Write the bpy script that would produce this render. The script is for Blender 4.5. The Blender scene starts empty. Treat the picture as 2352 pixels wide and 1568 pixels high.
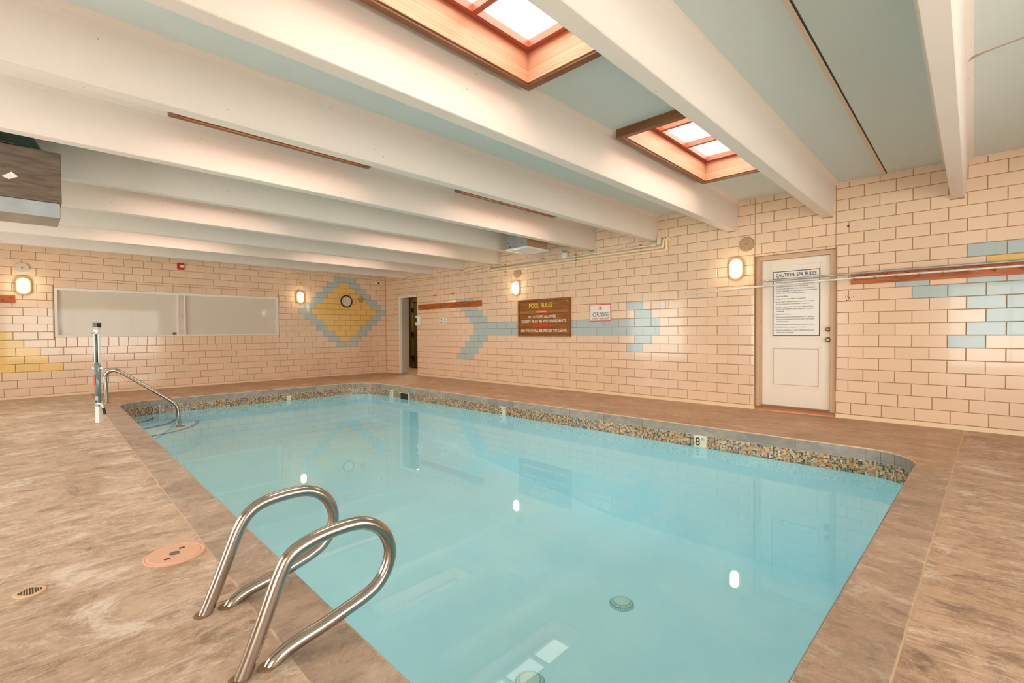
import bpy, bmesh, math, random
from mathutils import Vector, Matrix
sc = bpy.context.scene
PI = math.pi
random.seed(7)

# ------------------------------------------------------------------ camera, world, lights, exposure
F_PX, YAW, PITCH, ROLL = 1089.69, 0.7713, -0.0198, -0.0068
CAM = Vector((11.4646, -6.8732, 1.0640))
def cam_axes():
    cy, sy, cp, sp = math.cos(YAW), math.sin(YAW), math.cos(PITCH), math.sin(PITCH)
    f = Vector((-sy*cp, cy*cp, sp)); r = Vector((cy, sy, 0)); u = r.cross(f)
    c, s = math.cos(ROLL), math.sin(ROLL)
    return c*r + s*u, -s*r + c*u, f
r_, u_, f_ = cam_axes()
cam = bpy.data.cameras.new('camera'); co = bpy.data.objects.new('camera', cam); sc.collection.objects.link(co)
co.matrix_world = Matrix(((r_.x, u_.x, -f_.x, CAM.x), (r_.y, u_.y, -f_.y, CAM.y), (r_.z, u_.z, -f_.z, CAM.z), (0, 0, 0, 1)))
cam.sensor_width = 36; cam.lens = F_PX/2352*36; cam.clip_start = 0.02
sc.camera = co

w = bpy.data.worlds.new('sky'); sc.world = w; w.use_nodes = True
w.node_tree.nodes['Background'].inputs[0].default_value = (1.0, 0.965, 0.93, 1)
w.node_tree.nodes['Background'].inputs[1].default_value = 10.0

def area(name, loc, rot, sx, sy, power, col=(1, 1, 1), portal=False, spread=PI):
    l = bpy.data.lights.new(name, 'AREA'); l.shape = 'RECTANGLE'; l.size = sx; l.size_y = sy
    l.energy = power; l.color = col; l.spread = spread
    if portal: l.cycles.is_portal = True
    o = bpy.data.objects.new(name, l); sc.collection.objects.link(o); o.location = loc; o.rotation_euler = rot
    return o
# real openings to the sky: two glazed walls behind the camera and the skylights; portals only guide the sampling
X1, Y1 = 14.5, -9.2          # walls behind the camera
SKY = [(x, y0, y1) for x in (9.20, 6.95, 4.62, 2.32) for (y0, y1) in ((-3.20, -1.36), (-6.05, -4.37))]
area('portal', (X1+.05, -4.6, 1.35), (0, PI/2, 0), 2.3, 7.0, 1, portal=True)
area('portal', (7.2, Y1-.05, 1.35), (PI/2, 0, 0), 12.0, 2.3, 1, portal=True)
for (x, y0, y1) in SKY:
    area('portal', (x+.39, (y0+y1)/2, 3.06), (0, 0, 0), .62, y1-y0-.16, 1, portal=True)

vs = sc.view_settings
vs.view_transform = 'Standard'; vs.look = 'None'; vs.gamma = 1; vs.use_curve_mapping = False
vs.exposure = -0.02
cy = sc.cycles
cy.use_denoising = True; cy.max_bounces = 9; cy.diffuse_bounces = 5; cy.glossy_bounces = 4; cy.transparent_max_bounces = 12
cy.transmission_bounces = 4; cy.sample_clamp_indirect = 6; cy.caustics_refractive = False; cy.caustics_reflective = False
cy.use_adaptive_sampling = True; cy.adaptive_threshold = 0.045

# ------------------------------------------------------------------ helpers
COL = sc.collection
def lin(c):
    return tuple(((v/255)/12.92 if v/255 <= .04045 else ((v/255+.055)/1.055)**2.4) for v in c)
def rgba(c): return lin(c)+(1,)
MATS = {}
def mat(name, col, rough=.5, metal=0, coat=0, var=0, emit=None, bump=None, noise=None, spec=.5, trans=0):
    if name in MATS: return MATS[name]
    m = bpy.data.materials.new(name); m.use_nodes = True; nt = m.node_tree; b = nt.nodes['Principled BSDF']
    b.inputs['Base Color'].default_value = rgba(col); b.inputs['Roughness'].default_value = rough
    b.inputs['Metallic'].default_value = metal; b.inputs['Coat Weight'].default_value = coat
    b.inputs['Specular IOR Level'].default_value = spec
    if emit: b.inputs['Emission Color'].default_value = rgba(emit[0]); b.inputs['Emission Strength'].default_value = emit[1]
    N = nt.nodes.new; L = nt.links.new
    src = None
    if noise:   # (scale vec, second colour, amount, distortion)
        tc = N('ShaderNodeTexCoord'); mp = N('ShaderNodeMapping'); mp.inputs['Scale'].default_value = noise[0]
        no = N('ShaderNodeTexNoise'); no.inputs['Scale'].default_value = 1; no.inputs['Detail'].default_value = 7
        no.inputs['Distortion'].default_value = noise[3] if len(noise) > 3 else 0
        rp = N('ShaderNodeValToRGB'); rp.color_ramp.elements[0].position = .35; rp.color_ramp.elements[1].position = .68
        rp.color_ramp.elements[0].color = rgba(noise[1]); rp.color_ramp.elements[1].color = rgba(col)
        mx = N('ShaderNodeMix'); mx.data_type = 'RGBA'; mx.inputs[0].default_value = noise[2]
        mx.inputs[6].default_value = rgba(col)
        L(tc.outputs['Object'], mp.inputs[0]); L(mp.outputs[0], no.inputs['Vector']); L(no.outputs['Fac'], rp.inputs[0])
        L(rp.outputs[0], mx.inputs[7]); src = mx.outputs[2]; L(src, b.inputs['Base Color'])
    if var:
        oi = N('ShaderNodeObjectInfo'); hs = N('ShaderNodeHueSaturation'); mr = N('ShaderNodeMapRange')
        mr.inputs[3].default_value = 1-var; mr.inputs[4].default_value = 1+var*.5
        L(oi.outputs['Random'], mr.inputs[0]); L(mr.outputs[0], hs.inputs['Value'])
        hs.inputs['Color'].default_value = rgba(col)
        if src: L(src, hs.inputs['Color'])
        L(hs.outputs[0], b.inputs['Base Color'])
    if bump:
        tc = N('ShaderNodeTexCoord'); no = N('ShaderNodeTexNoise'); no.inputs['Scale'].default_value = bump[0]; no.inputs['Detail'].default_value = 4
        bp = N('ShaderNodeBump'); bp.inputs['Strength'].default_value = bump[1]; bp.inputs['Distance'].default_value = bump[2]
        L(tc.outputs['Object'], no.inputs['Vector']); L(no.outputs['Fac'], bp.inputs['Height']); L(bp.outputs[0], b.inputs['Normal'])
    MATS[name] = m
    return m

def link(o, parent=None):
    COL.objects.link(o)
    if parent: o.parent = parent
    return o
def obj(name, bm, m, parent=None, smooth=False, **props):
    me = bpy.data.meshes.new(name); bmesh.ops.recalc_face_normals(bm, faces=bm.faces); bm.to_mesh(me); bm.free()
    for x in (m if isinstance(m, (list, tuple)) else [m]): me.materials.append(x)
    if smooth:
        for p in me.polygons: p.use_smooth = True
    o = bpy.data.objects.new(name, me); link(o, parent)
    for k, v in props.items(): o[k] = v
    return o
def thing(name, label, cat, loc=(0, 0, 0), group=None, mw=None):
    o = bpy.data.objects.new(name, None); COL.objects.link(o); o.empty_display_size = .1
    if mw is not None: o.matrix_world = mw
    else: o.location = loc
    o['label'] = label; o['category'] = cat
    if group: o['group'] = group
    return o
def tag(o, label, cat, group=None):
    o['label'] = label; o['category'] = cat
    if group: o['group'] = group
    return o
def B(): return bmesh.new()
def box(bm, x0, x1, y0, y1, z0, z1, mi=0, bev=0):
    r = bmesh.ops.create_cube(bm, size=1)
    vs_ = r['verts']
    for v in vs_:
        v.co = Vector((x0 if v.co.x < 0 else x1, y0 if v.co.y < 0 else y1, z0 if v.co.z < 0 else z1))
    fs = set(f for v in vs_ for f in v.link_faces)
    for f in fs: f.material_index = mi
    if bev:
        es = list(set(e for v in vs_ for e in v.link_edges))
        bmesh.ops.bevel(bm, geom=es, offset=bev, segments=2, affect='EDGES', profile=.5)
    return vs_
def tube(bm, pts, r, seg=12, cap=True, mi=0):
    pts = [Vector(p) for p in pts]; rings = []; n = len(pts); prev = None
    for i, p in enumerate(pts):
        t = (pts[min(i+1, n-1)]-pts[max(i-1, 0)]).normalized()
        if prev is None:
            a = Vector((0, 0, 1)) if abs(t.z) < .9 else Vector((1, 0, 0)); x = t.cross(a).normalized()
        else: x = (prev-t*prev.dot(t)).normalized()
        prev = x; y = t.cross(x)
        rr = r[i] if isinstance(r, (list, tuple)) else r
        rings.append([bm.verts.new(p+rr*(math.cos(2*PI*k/seg)*x+math.sin(2*PI*k/seg)*y)) for k in range(seg)])
    for a, b in zip(rings, rings[1:]):
        for k in range(seg):
            f = bm.faces.new((a[k], a[(k+1) % seg], b[(k+1) % seg], b[k])); f.material_index = mi
    if cap:
        bm.faces.new(rings[0][::-1]).material_index = mi; bm.faces.new(rings[-1]).material_index = mi
def cyl(bm, p0, p1, r, seg=16, mi=0, r2=None): tube(bm, [p0, p1], [r, r if r2 is None else r2], seg, True, mi)
def smooth_path(pts, it=2):
    pts = [Vector(p) for p in pts]
    for _ in range(it):
        q = [pts[0]]
        for a, b in zip(pts, pts[1:]): q += [a*.75+b*.25, a*.25+b*.75]
        q.append(pts[-1]); pts = q
    return pts
def lathe(bm, prof, seg=24, mi=0, sx=1.0, sy=1.0):      # profile (radius, w) turned about local z
    rings = []
    for (r, h) in prof:
        rings.append([bm.verts.new((sx*r*math.cos(2*PI*k/seg), sy*r*math.sin(2*PI*k/seg), h)) for k in range(seg)])
    for a, b in zip(rings, rings[1:]):
        for k in range(seg): bm.faces.new((a[k], a[(k+1) % seg], b[(k+1) % seg], b[k])).material_index = mi
    bm.faces.new(rings[-1]).material_index = mi; bm.faces.new(rings[0][::-1]).material_index = mi
def wall_m(side, a, z, out=0.0):          # local u right, v up, w out of the wall
    if side == 'R': return Matrix(((1, 0, 0, a), (0, 0, -1, -out), (0, 1, 0, z), (0, 0, 0, 1)))
    return Matrix(((0, 0, 1, out), (1, 0, 0, a), (0, 1, 0, z), (0, 0, 0, 1)))
def lettering(txt, u, v, width, height, w0, m, parent, name='lettering', align='C', depth=.001, bold=0.0, **props):
    cu = bpy.data.curves.new('t', 'FONT'); cu.body = txt; cu.size = 1; cu.extrude = 0; cu.offset = bold; cu.resolution_u = 3
    if '\n' in txt: cu.space_line = .95
    to = bpy.data.objects.new('t', cu)
    COL.objects.link(to); dg = bpy.context.evaluated_depsgraph_get(); me = bpy.data.meshes.new_from_object(to.evaluated_get(dg))
    COL.objects.unlink(to); bpy.data.objects.remove(to)
    xs = [q.co.x for q in me.vertices]; ys = [q.co.y for q in me.vertices]
    if not xs: return None
    sx = width/(max(xs)-min(xs)) if width else height/(max(ys)-min(ys)); sy = height/(max(ys)-min(ys)) if height else sx
    cx = (max(xs)+min(xs))/2 if align == 'C' else min(xs); cyy = (max(ys)+min(ys))/2
    for q in me.vertices: q.co = Vector(((q.co.x-cx)*sx+u, (q.co.y-cyy)*sy+v, w0))
    me.materials.append(m); me.name = name
    o = bpy.data.objects.new(name, me); link(o, parent)
    for k, x in props.items(): o[k] = x
    return o

# ------------------------------------------------------------------ materials
TILE = mat('glazed_peach', (238, 207, 176), .16, var=.045, coat=.3, bump=(9, .12, .004))
BLUE = mat('glazed_blue', (180, 198, 198), .18, var=.05, coat=.3, bump=(9, .12, .004))
YEL = mat('glazed_yellow', (240, 198, 108), .18, var=.05, coat=.3, bump=(9, .12, .004))
GROUT = mat('grout', (166, 128, 88), .9)
PAINT = mat('ceiling_paint', (236, 222, 211), .75, bump=(220, .25, .002), noise=((1.2, .35, 1), (214, 206, 194), .6))
SLAB_BOUNCE = mat('slab_paint_pool_bounce', (212, 222, 220), .8, bump=(200, .3, .002), noise=((1.2, .35, 1), (204, 212, 208), .6))  # cooler than the beams: cyan bounce from the pool put into the colour
def speckle(m):
    nt = m.node_tree; N = nt.nodes.new; L = nt.links.new; b = nt.nodes['Principled BSDF']; src = b.inputs['Base Color'].links[0].from_socket
    tc = N('ShaderNodeTexCoord'); vo = N('ShaderNodeTexVoronoi'); vo.inputs['Scale'].default_value = 9; L(tc.outputs['Object'], vo.inputs['Vector'])
    r = N('ShaderNodeValToRGB'); r.color_ramp.elements[0].position = .03; r.color_ramp.elements[0].color = (1, 1, 1, 1); r.color_ramp.elements[1].position = .045; r.color_ramp.elements[1].color = (0, 0, 0, 1)
    L(vo.outputs['Distance'], r.inputs[0]); x = N('ShaderNodeMix'); x.data_type = 'RGBA'; L(r.outputs[0], x.inputs[0]); L(src, x.inputs[6]); x.inputs[7].default_value = rgba((150, 138, 124)); L(x.outputs[2], b.inputs['Base Color'])
speckle(PAINT)
WHITE = mat('white_paint', (240, 234, 226), .4)
DOORW = mat('door_paint', (240, 228, 212), .35)
FRAMEP = mat('frame_tan_paint', (214, 180, 146), .45)
STRIP = mat('base_paint', (240, 214, 178), .4)
STEEL = mat('stainless', (176, 166, 156), .2, metal=1)
CHROME = mat('chrome', (225, 222, 216), .1, metal=1)
DARK = mat('dark_slot', (26, 22, 20), .6)
BLACK = mat('black_plastic', (22, 20, 20), .35)
RED = mat('red_plastic', (205, 22, 20), .3)
SIGNW = mat('sign_white', (240, 236, 230), .35)
INK = mat('sign_ink', (38, 40, 56), .5)
WOOD = mat('stained_board', (206, 106, 30), .35, noise=((3, 40, 40), (140, 56, 12), .8))
SIGNWOOD = mat('sign_walnut', (172, 106, 40), .4, noise=((5, 60, 60), (116, 66, 22), .9))
PEG = mat('peg_wood', (196, 120, 44), .4)
SKYWOOD = mat('skylight_wood', (208, 162, 134), .5, noise=((2, 2, 60), (184, 132, 102), .9))
SKYTRIM = mat('skylight_trim', (140, 92, 52), .45, noise=((4, 4, 50), (100, 62, 32), .8))
SASH = mat('skylight_sash', (176, 92, 70), .4)
PIPE = mat('painted_pipe', (246, 226, 190), .35)
PIPEW = mat('galvanised_conduit', (222, 216, 204), .3, metal=.4)
GALV = mat('galvanised', (176, 182, 184), .35, metal=.8, noise=((5, 5, 5), (140, 146, 150), .6))
DUCTB = mat('duct_board', (124, 106, 90), .7, noise=((4, 7, 60), (92, 76, 62), .9))
DUCTD = mat('duct_dark', (70, 84, 74), .3, metal=.8)
CERAMIC = mat('marker_tile', (232, 222, 200), .3)
PVC = mat('peach_plastic', (226, 178, 150), .35, bump=(60, .1, .001))
PLASTER = mat('pool_plaster', (208, 244, 252), .8, noise=((1.6, 1.6, 1.6), (194, 238, 250), .9))
SLATE = mat('slate_tile', (172, 160, 148), .5, var=.16, noise=((6, 6, 14), (134, 130, 124), .8, 1.5), bump=(40, .3, .004))
MORTAR = mat('mortar', (226, 196, 164), .85)
POOLGROUT = mat('pool_grout', (210, 204, 186), .8)
NAVY = mat('navy_tile', (20, 44, 170), .3)
DISK = mat('fibre_plate', (196, 164, 132), .8, noise=((60, 60, 60), (158, 128, 100), .9))

def stone_mat(name, axis, base, dark, light, sc_=1.0, var=0.0, ridges=1.0):
    m = bpy.data.materials.new(name); m.use_nodes = True; nt = m.node_tree; N = nt.nodes.new; L = nt.links.new; b = nt.nodes['Principled BSDF']
    tc = N('ShaderNodeTexCoord')
    def noi(s, det, dist, ph=0, rough=.62):
        mp = N('ShaderNodeMapping'); mp.inputs['Scale'].default_value = s; mp.inputs['Location'].default_value = (ph, ph*1.7, 0)
        n = N('ShaderNodeTexNoise'); n.inputs['Scale'].default_value = 1; n.inputs['Detail'].default_value = det; n.inputs['Distortion'].default_value = dist
        n.inputs['Roughness'].default_value = rough
        L(tc.outputs['Object'], mp.inputs[0]); L(mp.outputs[0], n.inputs['Vector']); return n.outputs['Fac']
    def mth(op, a, b_=None):
        n = N('ShaderNodeMath'); n.operation = op
        for i, v in enumerate((a, b_)):
            if v is None: continue
            if isinstance(v, (int, float)): n.inputs[i].default_value = v
            else: L(v, n.inputs[i])
        return n.outputs[0]
    sw = lambda a, b_: (a*sc_, b_*sc_, 4) if axis == 'Y' else (b_*sc_, a*sc_, 4)
    big = noi(sw(1.3, .8), 6, .4, 9, .7); med = noi(sw(7.5, 4.2), 14, .35, 3, .8); blot = noi(sw(4.0, 2.6), 12, .6, 5.3, .76); fine = noi(sw(52, 26), 6, .2, 2.1, .7)
    rid = noi(sw(3.2, .45), 6, .25, 12, .6); rid2 = noi(sw(9, 2.2), 6, .6, 20, .6)
    def ramp(f, a, ca, b_, cb):
        r = N('ShaderNodeValToRGB'); r.color_ramp.elements[0].position = a; r.color_ramp.elements[0].color = (ca,)*3+(1,); r.color_ramp.elements[1].position = b_; r.color_ramp.elements[1].color = (cb,)*3+(1,); L(f, r.inputs[0]); return r.outputs[0]
    def mixc(fac, a, b_):
        x = N('ShaderNodeMix'); x.data_type = 'RGBA'; L(fac, x.inputs[0])
        for i, v in ((6, a), (7, b_)):
            if isinstance(v, tuple): x.inputs[i].default_value = v
            else: L(v, x.inputs[i])
        return x.outputs[2]
    c = mixc(ramp(big, .38, 0, .62, 1), rgba(base), rgba([int(q*w_) for q, w_ in zip(base, (.9, .885, .86))]))
    c = mixc(ramp(med, .40, .95, .53, 0), c, rgba(dark))
    c = mixc(ramp(blot, .36, .85, .44, 0), c, rgba([int(q*.8) for q in dark]))
    c = mixc(ramp(blot, .53, 0, .62, .75), c, rgba(light))
    c = mixc(ramp(fine, .50, 0, .70, .4), c, rgba(light))
    line = ramp(mth('ABSOLUTE', mth('SUBTRACT', rid, .5)), 0.0, .5*ridges, .010, 0)
    c = mixc(line, c, rgba(light))
    line2 = ramp(mth('ABSOLUTE', mth('SUBTRACT', rid2, .46)), 0.0, .55*ridges, .014, 0)
    c = mixc(line2, c, rgba(dark))
    if var:
        oi = N('ShaderNodeObjectInfo'); hs = N('ShaderNodeHueSaturation'); mr = N('ShaderNodeMapRange'); mr.inputs[3].default_value = 1-var; mr.inputs[4].default_value = 1+var*.4
        L(oi.outputs['Random'], mr.inputs[0]); L(mr.outputs[0], hs.inputs['Value']); L(c, hs.inputs['Color']); c = hs.outputs[0]
    L(c, b.inputs['Base Color'])
    rr = N('ShaderNodeMapRange'); L(blot, rr.inputs[0]); rr.inputs[3].default_value = .34; rr.inputs[4].default_value = .62; L(rr.outputs[0], b.inputs['Roughness'])
    bp = N('ShaderNodeBump'); bp.inputs['Strength'].default_value = .6; bp.inputs['Distance'].default_value = .012*ridges+.003
    h = mth('ADD', mth('ADD', med, blot), mth('MULTIPLY', mth('ABSOLUTE', mth('SUBTRACT', rid, .5)), 2.0)); L(h, bp.inputs['Height']); L(bp.outputs[0], b.inputs['Normal'])
    return m
DECKY = stone_mat('stamped_concrete_near', 'Y', (218, 190, 164), (164, 134, 108), (240, 224, 208))
DECKX = stone_mat('stamped_concrete_right', 'X', (202, 166, 136), (146, 112, 88), (230, 210, 194))
DECKF = stone_mat('stamped_concrete_far', 'X', (196, 160, 130), (168, 130, 100), (216, 186, 160), .8)
COPE = stone_mat('coping_slate', 'Y', (190, 166, 146), (152, 130, 114), (206, 192, 176), 1.6, .12, .25)
COPEX = stone_mat('coping_slate_right', 'X', (184, 152, 128), (148, 124, 104), (208, 188, 170), 1.6, .12, .25)

def schlick(nt, f0):
    N = nt.nodes.new; L = nt.links.new
    g = N('ShaderNodeNewGeometry'); d = N('ShaderNodeVectorMath'); d.operation = 'DOT_PRODUCT'; L(g.outputs['Normal'], d.inputs[0]); L(g.outputs['Incoming'], d.inputs[1])
    def mth(op, a, b=None):
        n = N('ShaderNodeMath'); n.operation = op
        for i, v in enumerate((a, b)):
            if v is None: continue
            if isinstance(v, (int, float)): n.inputs[i].default_value = v
            else: L(v, n.inputs[i])
        return n.outputs[0]
    c = mth('ABSOLUTE', d.outputs['Value']); c = mth('SUBTRACT', 1.0, c); c = mth('POWER', c, 5.0); c = mth('MULTIPLY', c, 1-f0); return mth('ADD', c, f0)
# water: tinted clear surface with a real fresnel reflection
WATER = bpy.data.materials.new('pool_water'); WATER.use_nodes = True
nt = WATER.node_tree; nt.nodes.clear(); N = nt.nodes.new; L = nt.links.new
out = N('ShaderNodeOutputMaterial'); mx = N('ShaderNodeMixShader'); tr = N('ShaderNodeBsdfTransparent'); gl = N('ShaderNodeBsdfGlossy')
tr.inputs[0].default_value = (.835, .975, 1, 1); gl.inputs[0].default_value = (.82, .97, 1, 1); gl.inputs['Roughness'].default_value = .012
tc = N('ShaderNodeTexCoord'); no = N('ShaderNodeTexNoise'); no.inputs['Scale'].default_value = 1.6; no.inputs['Detail'].default_value = 2
bp = N('ShaderNodeBump'); bp.inputs['Strength'].default_value = .03; bp.inputs['Distance'].default_value = .02
L(tc.outputs['Object'], no.inputs['Vector']); L(no.outputs['Fac'], bp.inputs['Height']); L(bp.outputs[0], gl.inputs['Normal'])
L(schlick(nt, .02), mx.inputs[0]); L(tr.outputs[0], mx.inputs[1]); L(gl.outputs[0], mx.inputs[2]); L(mx.outputs[0], out.inputs[0])
def glass(name, tint, rough=.0):
    m = bpy.data.materials.new(name); m.use_nodes = True; nt = m.node_tree; nt.nodes.clear(); N = nt.nodes.new; L = nt.links.new
    out = N('ShaderNodeOutputMaterial'); mx = N('ShaderNodeMixShader'); tr = N('ShaderNodeBsdfTransparent'); gl = N('ShaderNodeBsdfGlossy')
    tr.inputs[0].default_value = tint; gl.inputs['Roughness'].default_value = rough
    L(schlick(nt, .04), mx.inputs[0]); L(tr.outputs[0], mx.inputs[1]); L(gl.outputs[0], mx.inputs[2]); L(mx.outputs[0], out.inputs[0]); return m
GLASS = glass('window_glass', (.9, .93, .92, 1)); SKYGLASS = glass('skylight_glass', (.95, .86, .8, 1))

# ------------------------------------------------------------------ structure: pieces of slab around openings
def slab_cells(bm, us, vs_, holes, put):
    us = sorted(set(us+[h[0] for h in holes]+[h[1] for h in holes])); vv = sorted(set(vs_+[h[2] for h in holes]+[h[3] for h in holes]))
    for a, b in zip(us, us[1:]):
        for c, d in zip(vv, vv[1:]):
            cu, cv = (a+b)/2, (c+d)/2
            if any(h[0] < cu < h[1] and h[2] < cv < h[3] for h in holes): continue
            put(a, b, c, d)
ZW = 2.835            # ceiling height
Z0, CH = .052, .13547
LR, LL = .2911, .2925
D_RIGHT = (9.35, 10.262, -.2, 2.052)      # spa door opening
D_HALL = (.655, 1.455, -.2, 2.022)
WIN = (-6.495, -2.775, 1.03, 1.895)
def struct(name, bm, m, **k):
    o = obj(name, bm, m, None, **k); o['kind'] = 'structure'; return o
bm = B(); slab_cells(bm, [0, X1], [-.05, ZW+.2], [D_RIGHT, D_HALL], lambda a, b, c, d: box(bm, a, b, .006, .2, c, d))
wall_right = struct('wall_right', bm, GROUT)
bm = B(); slab_cells(bm, [Y1, .2], [-.05, ZW+.2], [WIN], lambda a, b, c, d: box(bm, -.2, -.006, a, b, c, d))
wall_left = struct('wall_left', bm, GROUT)
BRICKM = bpy.data.materials.new('glazed_wall_far'); BRICKM.use_nodes = True
nt = BRICKM.node_tree; b = nt.nodes['Principled BSDF']; br = nt.nodes.new('ShaderNodeTexBrick'); tc = nt.nodes.new('ShaderNodeTexCoord')
br.inputs['Color1'].default_value = rgba((236, 204, 170)); br.inputs['Color2'].default_value = rgba((230, 198, 162)); br.inputs['Mortar'].default_value = rgba((168, 128, 88))
br.inputs['Scale'].default_value = 1; br.inputs['Brick Width'].default_value = LR; br.inputs['Row Height'].default_value = CH; br.inputs['Mortar Size'].default_value = .004
nt.links.new(tc.outputs['UV'], br.inputs['Vector']); nt.links.new(br.outputs[0], b.inputs['Base Color']); b.inputs['Roughness'].default_value = .25
def brick_uv(o, ax):
    uv = o.data.uv_layers.new(name='uv')
    for p in o.data.polygons:
        for li in p.loop_indices:
            v = o.data.vertices[o.data.loops[li].vertex_index].co; uv.data[li].uv = (v[ax], v.z)
GL_BACK = (-7.4, -2.6, .1, 2.15)      # glazed opening behind the camera, in y
GL_NEAR = [(2.0, 4.2, .1, 2.15), (6.4, 8.6, .1, 2.15), (11.0, 13.2, .1, 2.15)]
bm = B(); slab_cells(bm, [Y1, .2], [-.05, ZW+.2], [GL_BACK], lambda a, b, c, d: box(bm, X1, X1+.2, a, b, c, d))
wb = struct('wall_back', bm, BRICKM); brick_uv(wb, 1)
bm = B(); slab_cells(bm, [-.2, X1+.2], [-.05, ZW+.2], GL_NEAR, lambda a, b, c, d: box(bm, a, b, Y1-.2, Y1, c, d))
wn = struct('wall_near', bm, BRICKM); brick_uv(wn, 0)
def glazing(name, side, a0, a1, z0, z1, n):
    bm = B(); t = .05
    def bx(u0, u1, v0, v1):
        if side == 'B': box(bm, X1+.06, X1+.12, u0, u1, v0, v1)
        else: box(bm, u0, u1, Y1-.12, Y1-.06, v0, v1)
    bx(a0, a1, z0, z0+t); bx(a0, a1, z1-t, z1)
    for k in range(n+1):
        u = a0+(a1-a0-t)*k/n; bx(u, u+t, z0+t, z1-t)
    f = struct(name, bm, WHITE)
    for k in range(n):
        bm = B(); u0 = a0+(a1-a0-t)*k/n+t; u1 = a0+(a1-a0-t)*(k+1)/n
        if side == 'B': box(bm, X1+.085, X1+.091, u0, u1, z0+t, z1-t)
        else: box(bm, u0, u1, Y1-.091, Y1-.085, z0+t, z1-t)
        obj('pane', bm, GLASS, f)
glazing('window_3', 'B', *GL_BACK, 5)
for i, g in enumerate(GL_NEAR): glazing('window_%d' % (4+i), 'N', *g, 2)

# ceiling slab with skylight holes, beams as its parts
holes = [(x, x+.78, y0, y1) for (x, y0, y1) in SKY]
JOINT = (10.741, 10.752, Y1, 0)
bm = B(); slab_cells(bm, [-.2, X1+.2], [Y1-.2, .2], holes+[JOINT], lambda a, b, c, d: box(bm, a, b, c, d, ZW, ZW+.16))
ceiling = struct('ceiling', bm, SLAB_BOUNCE)
bm = B(); box(bm, 10.70, 10.80, Y1, 0, ZW+.03, ZW+.05); obj('joint_backing', bm, DARK, ceiling, label='dark open joint between roof slabs')
bm = B(); box(bm, 10.712, 10.741, Y1, 0, ZW-.004, ZW+.01); obj('joint_caulk', bm, mat('caulk', (226, 200, 176), .7), ceiling, label='pale caulk strip along roof joint')
bm = B(); tube(bm, smooth_path([(11.40, -2.52, ZW-.03), (11.47, -2.55, ZW), (11.67, -2.60, ZW), (13.0, -2.95, ZW)]), .006, 6); obj('crease', bm, mat('crease_grey', (176, 150, 124), .8), ceiling)
XR = [.985, 2.14, 3.28, 4.447, 5.667, 6.782, 7.934, 9.105, 10.23, 11.39, 12.55, 13.7]
for i, x in enumerate(XR):
    zb = 2.445 if x > 8 else 2.465
    prof = [(-.11, zb), (-.104, zb-.004), (-.006, zb-.004), (0, zb), (.022, ZW-.06), (.03, ZW-.028), (.05, ZW-.008), (.08, ZW+.01), (-.19, ZW+.01), (-.16, ZW-.008), (-.14, ZW-.028), (-.132, ZW-.06)]
    bm = B(); ys = [Y1, .004]
    n = 1; rings = []
    for k in range(n+1):
        y = ys[0]+(ys[1]-ys[0])*k/n
        rings.append([bm.verts.new((x+a, y, z)) for a, z in prof])
    for p, q in zip(rings, rings[1:]):
        for k in range(len(prof)): bm.faces.new((p[k], p[(k+1) % len(prof)], q[(k+1) % len(prof)], q[k]))
    bm.faces.new(rings[0]); bm.faces.new(rings[-1][::-1])
    obj('beam', bm, PAINT, ceiling)
    # mortar bed under the beam end
    if x < 12:
        bm = B(); box(bm, x-.115, x+.002, -.004, .02, zb-.016, zb-.005); obj('bearing_pad', bm, GROUT, ceiling)
bm = B(); tube(bm, [(0.02, -.006, ZW-.004), (X1, -.006, ZW-.004)], .006, 6); struct('trim_1', bm, PAINT)

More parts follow.
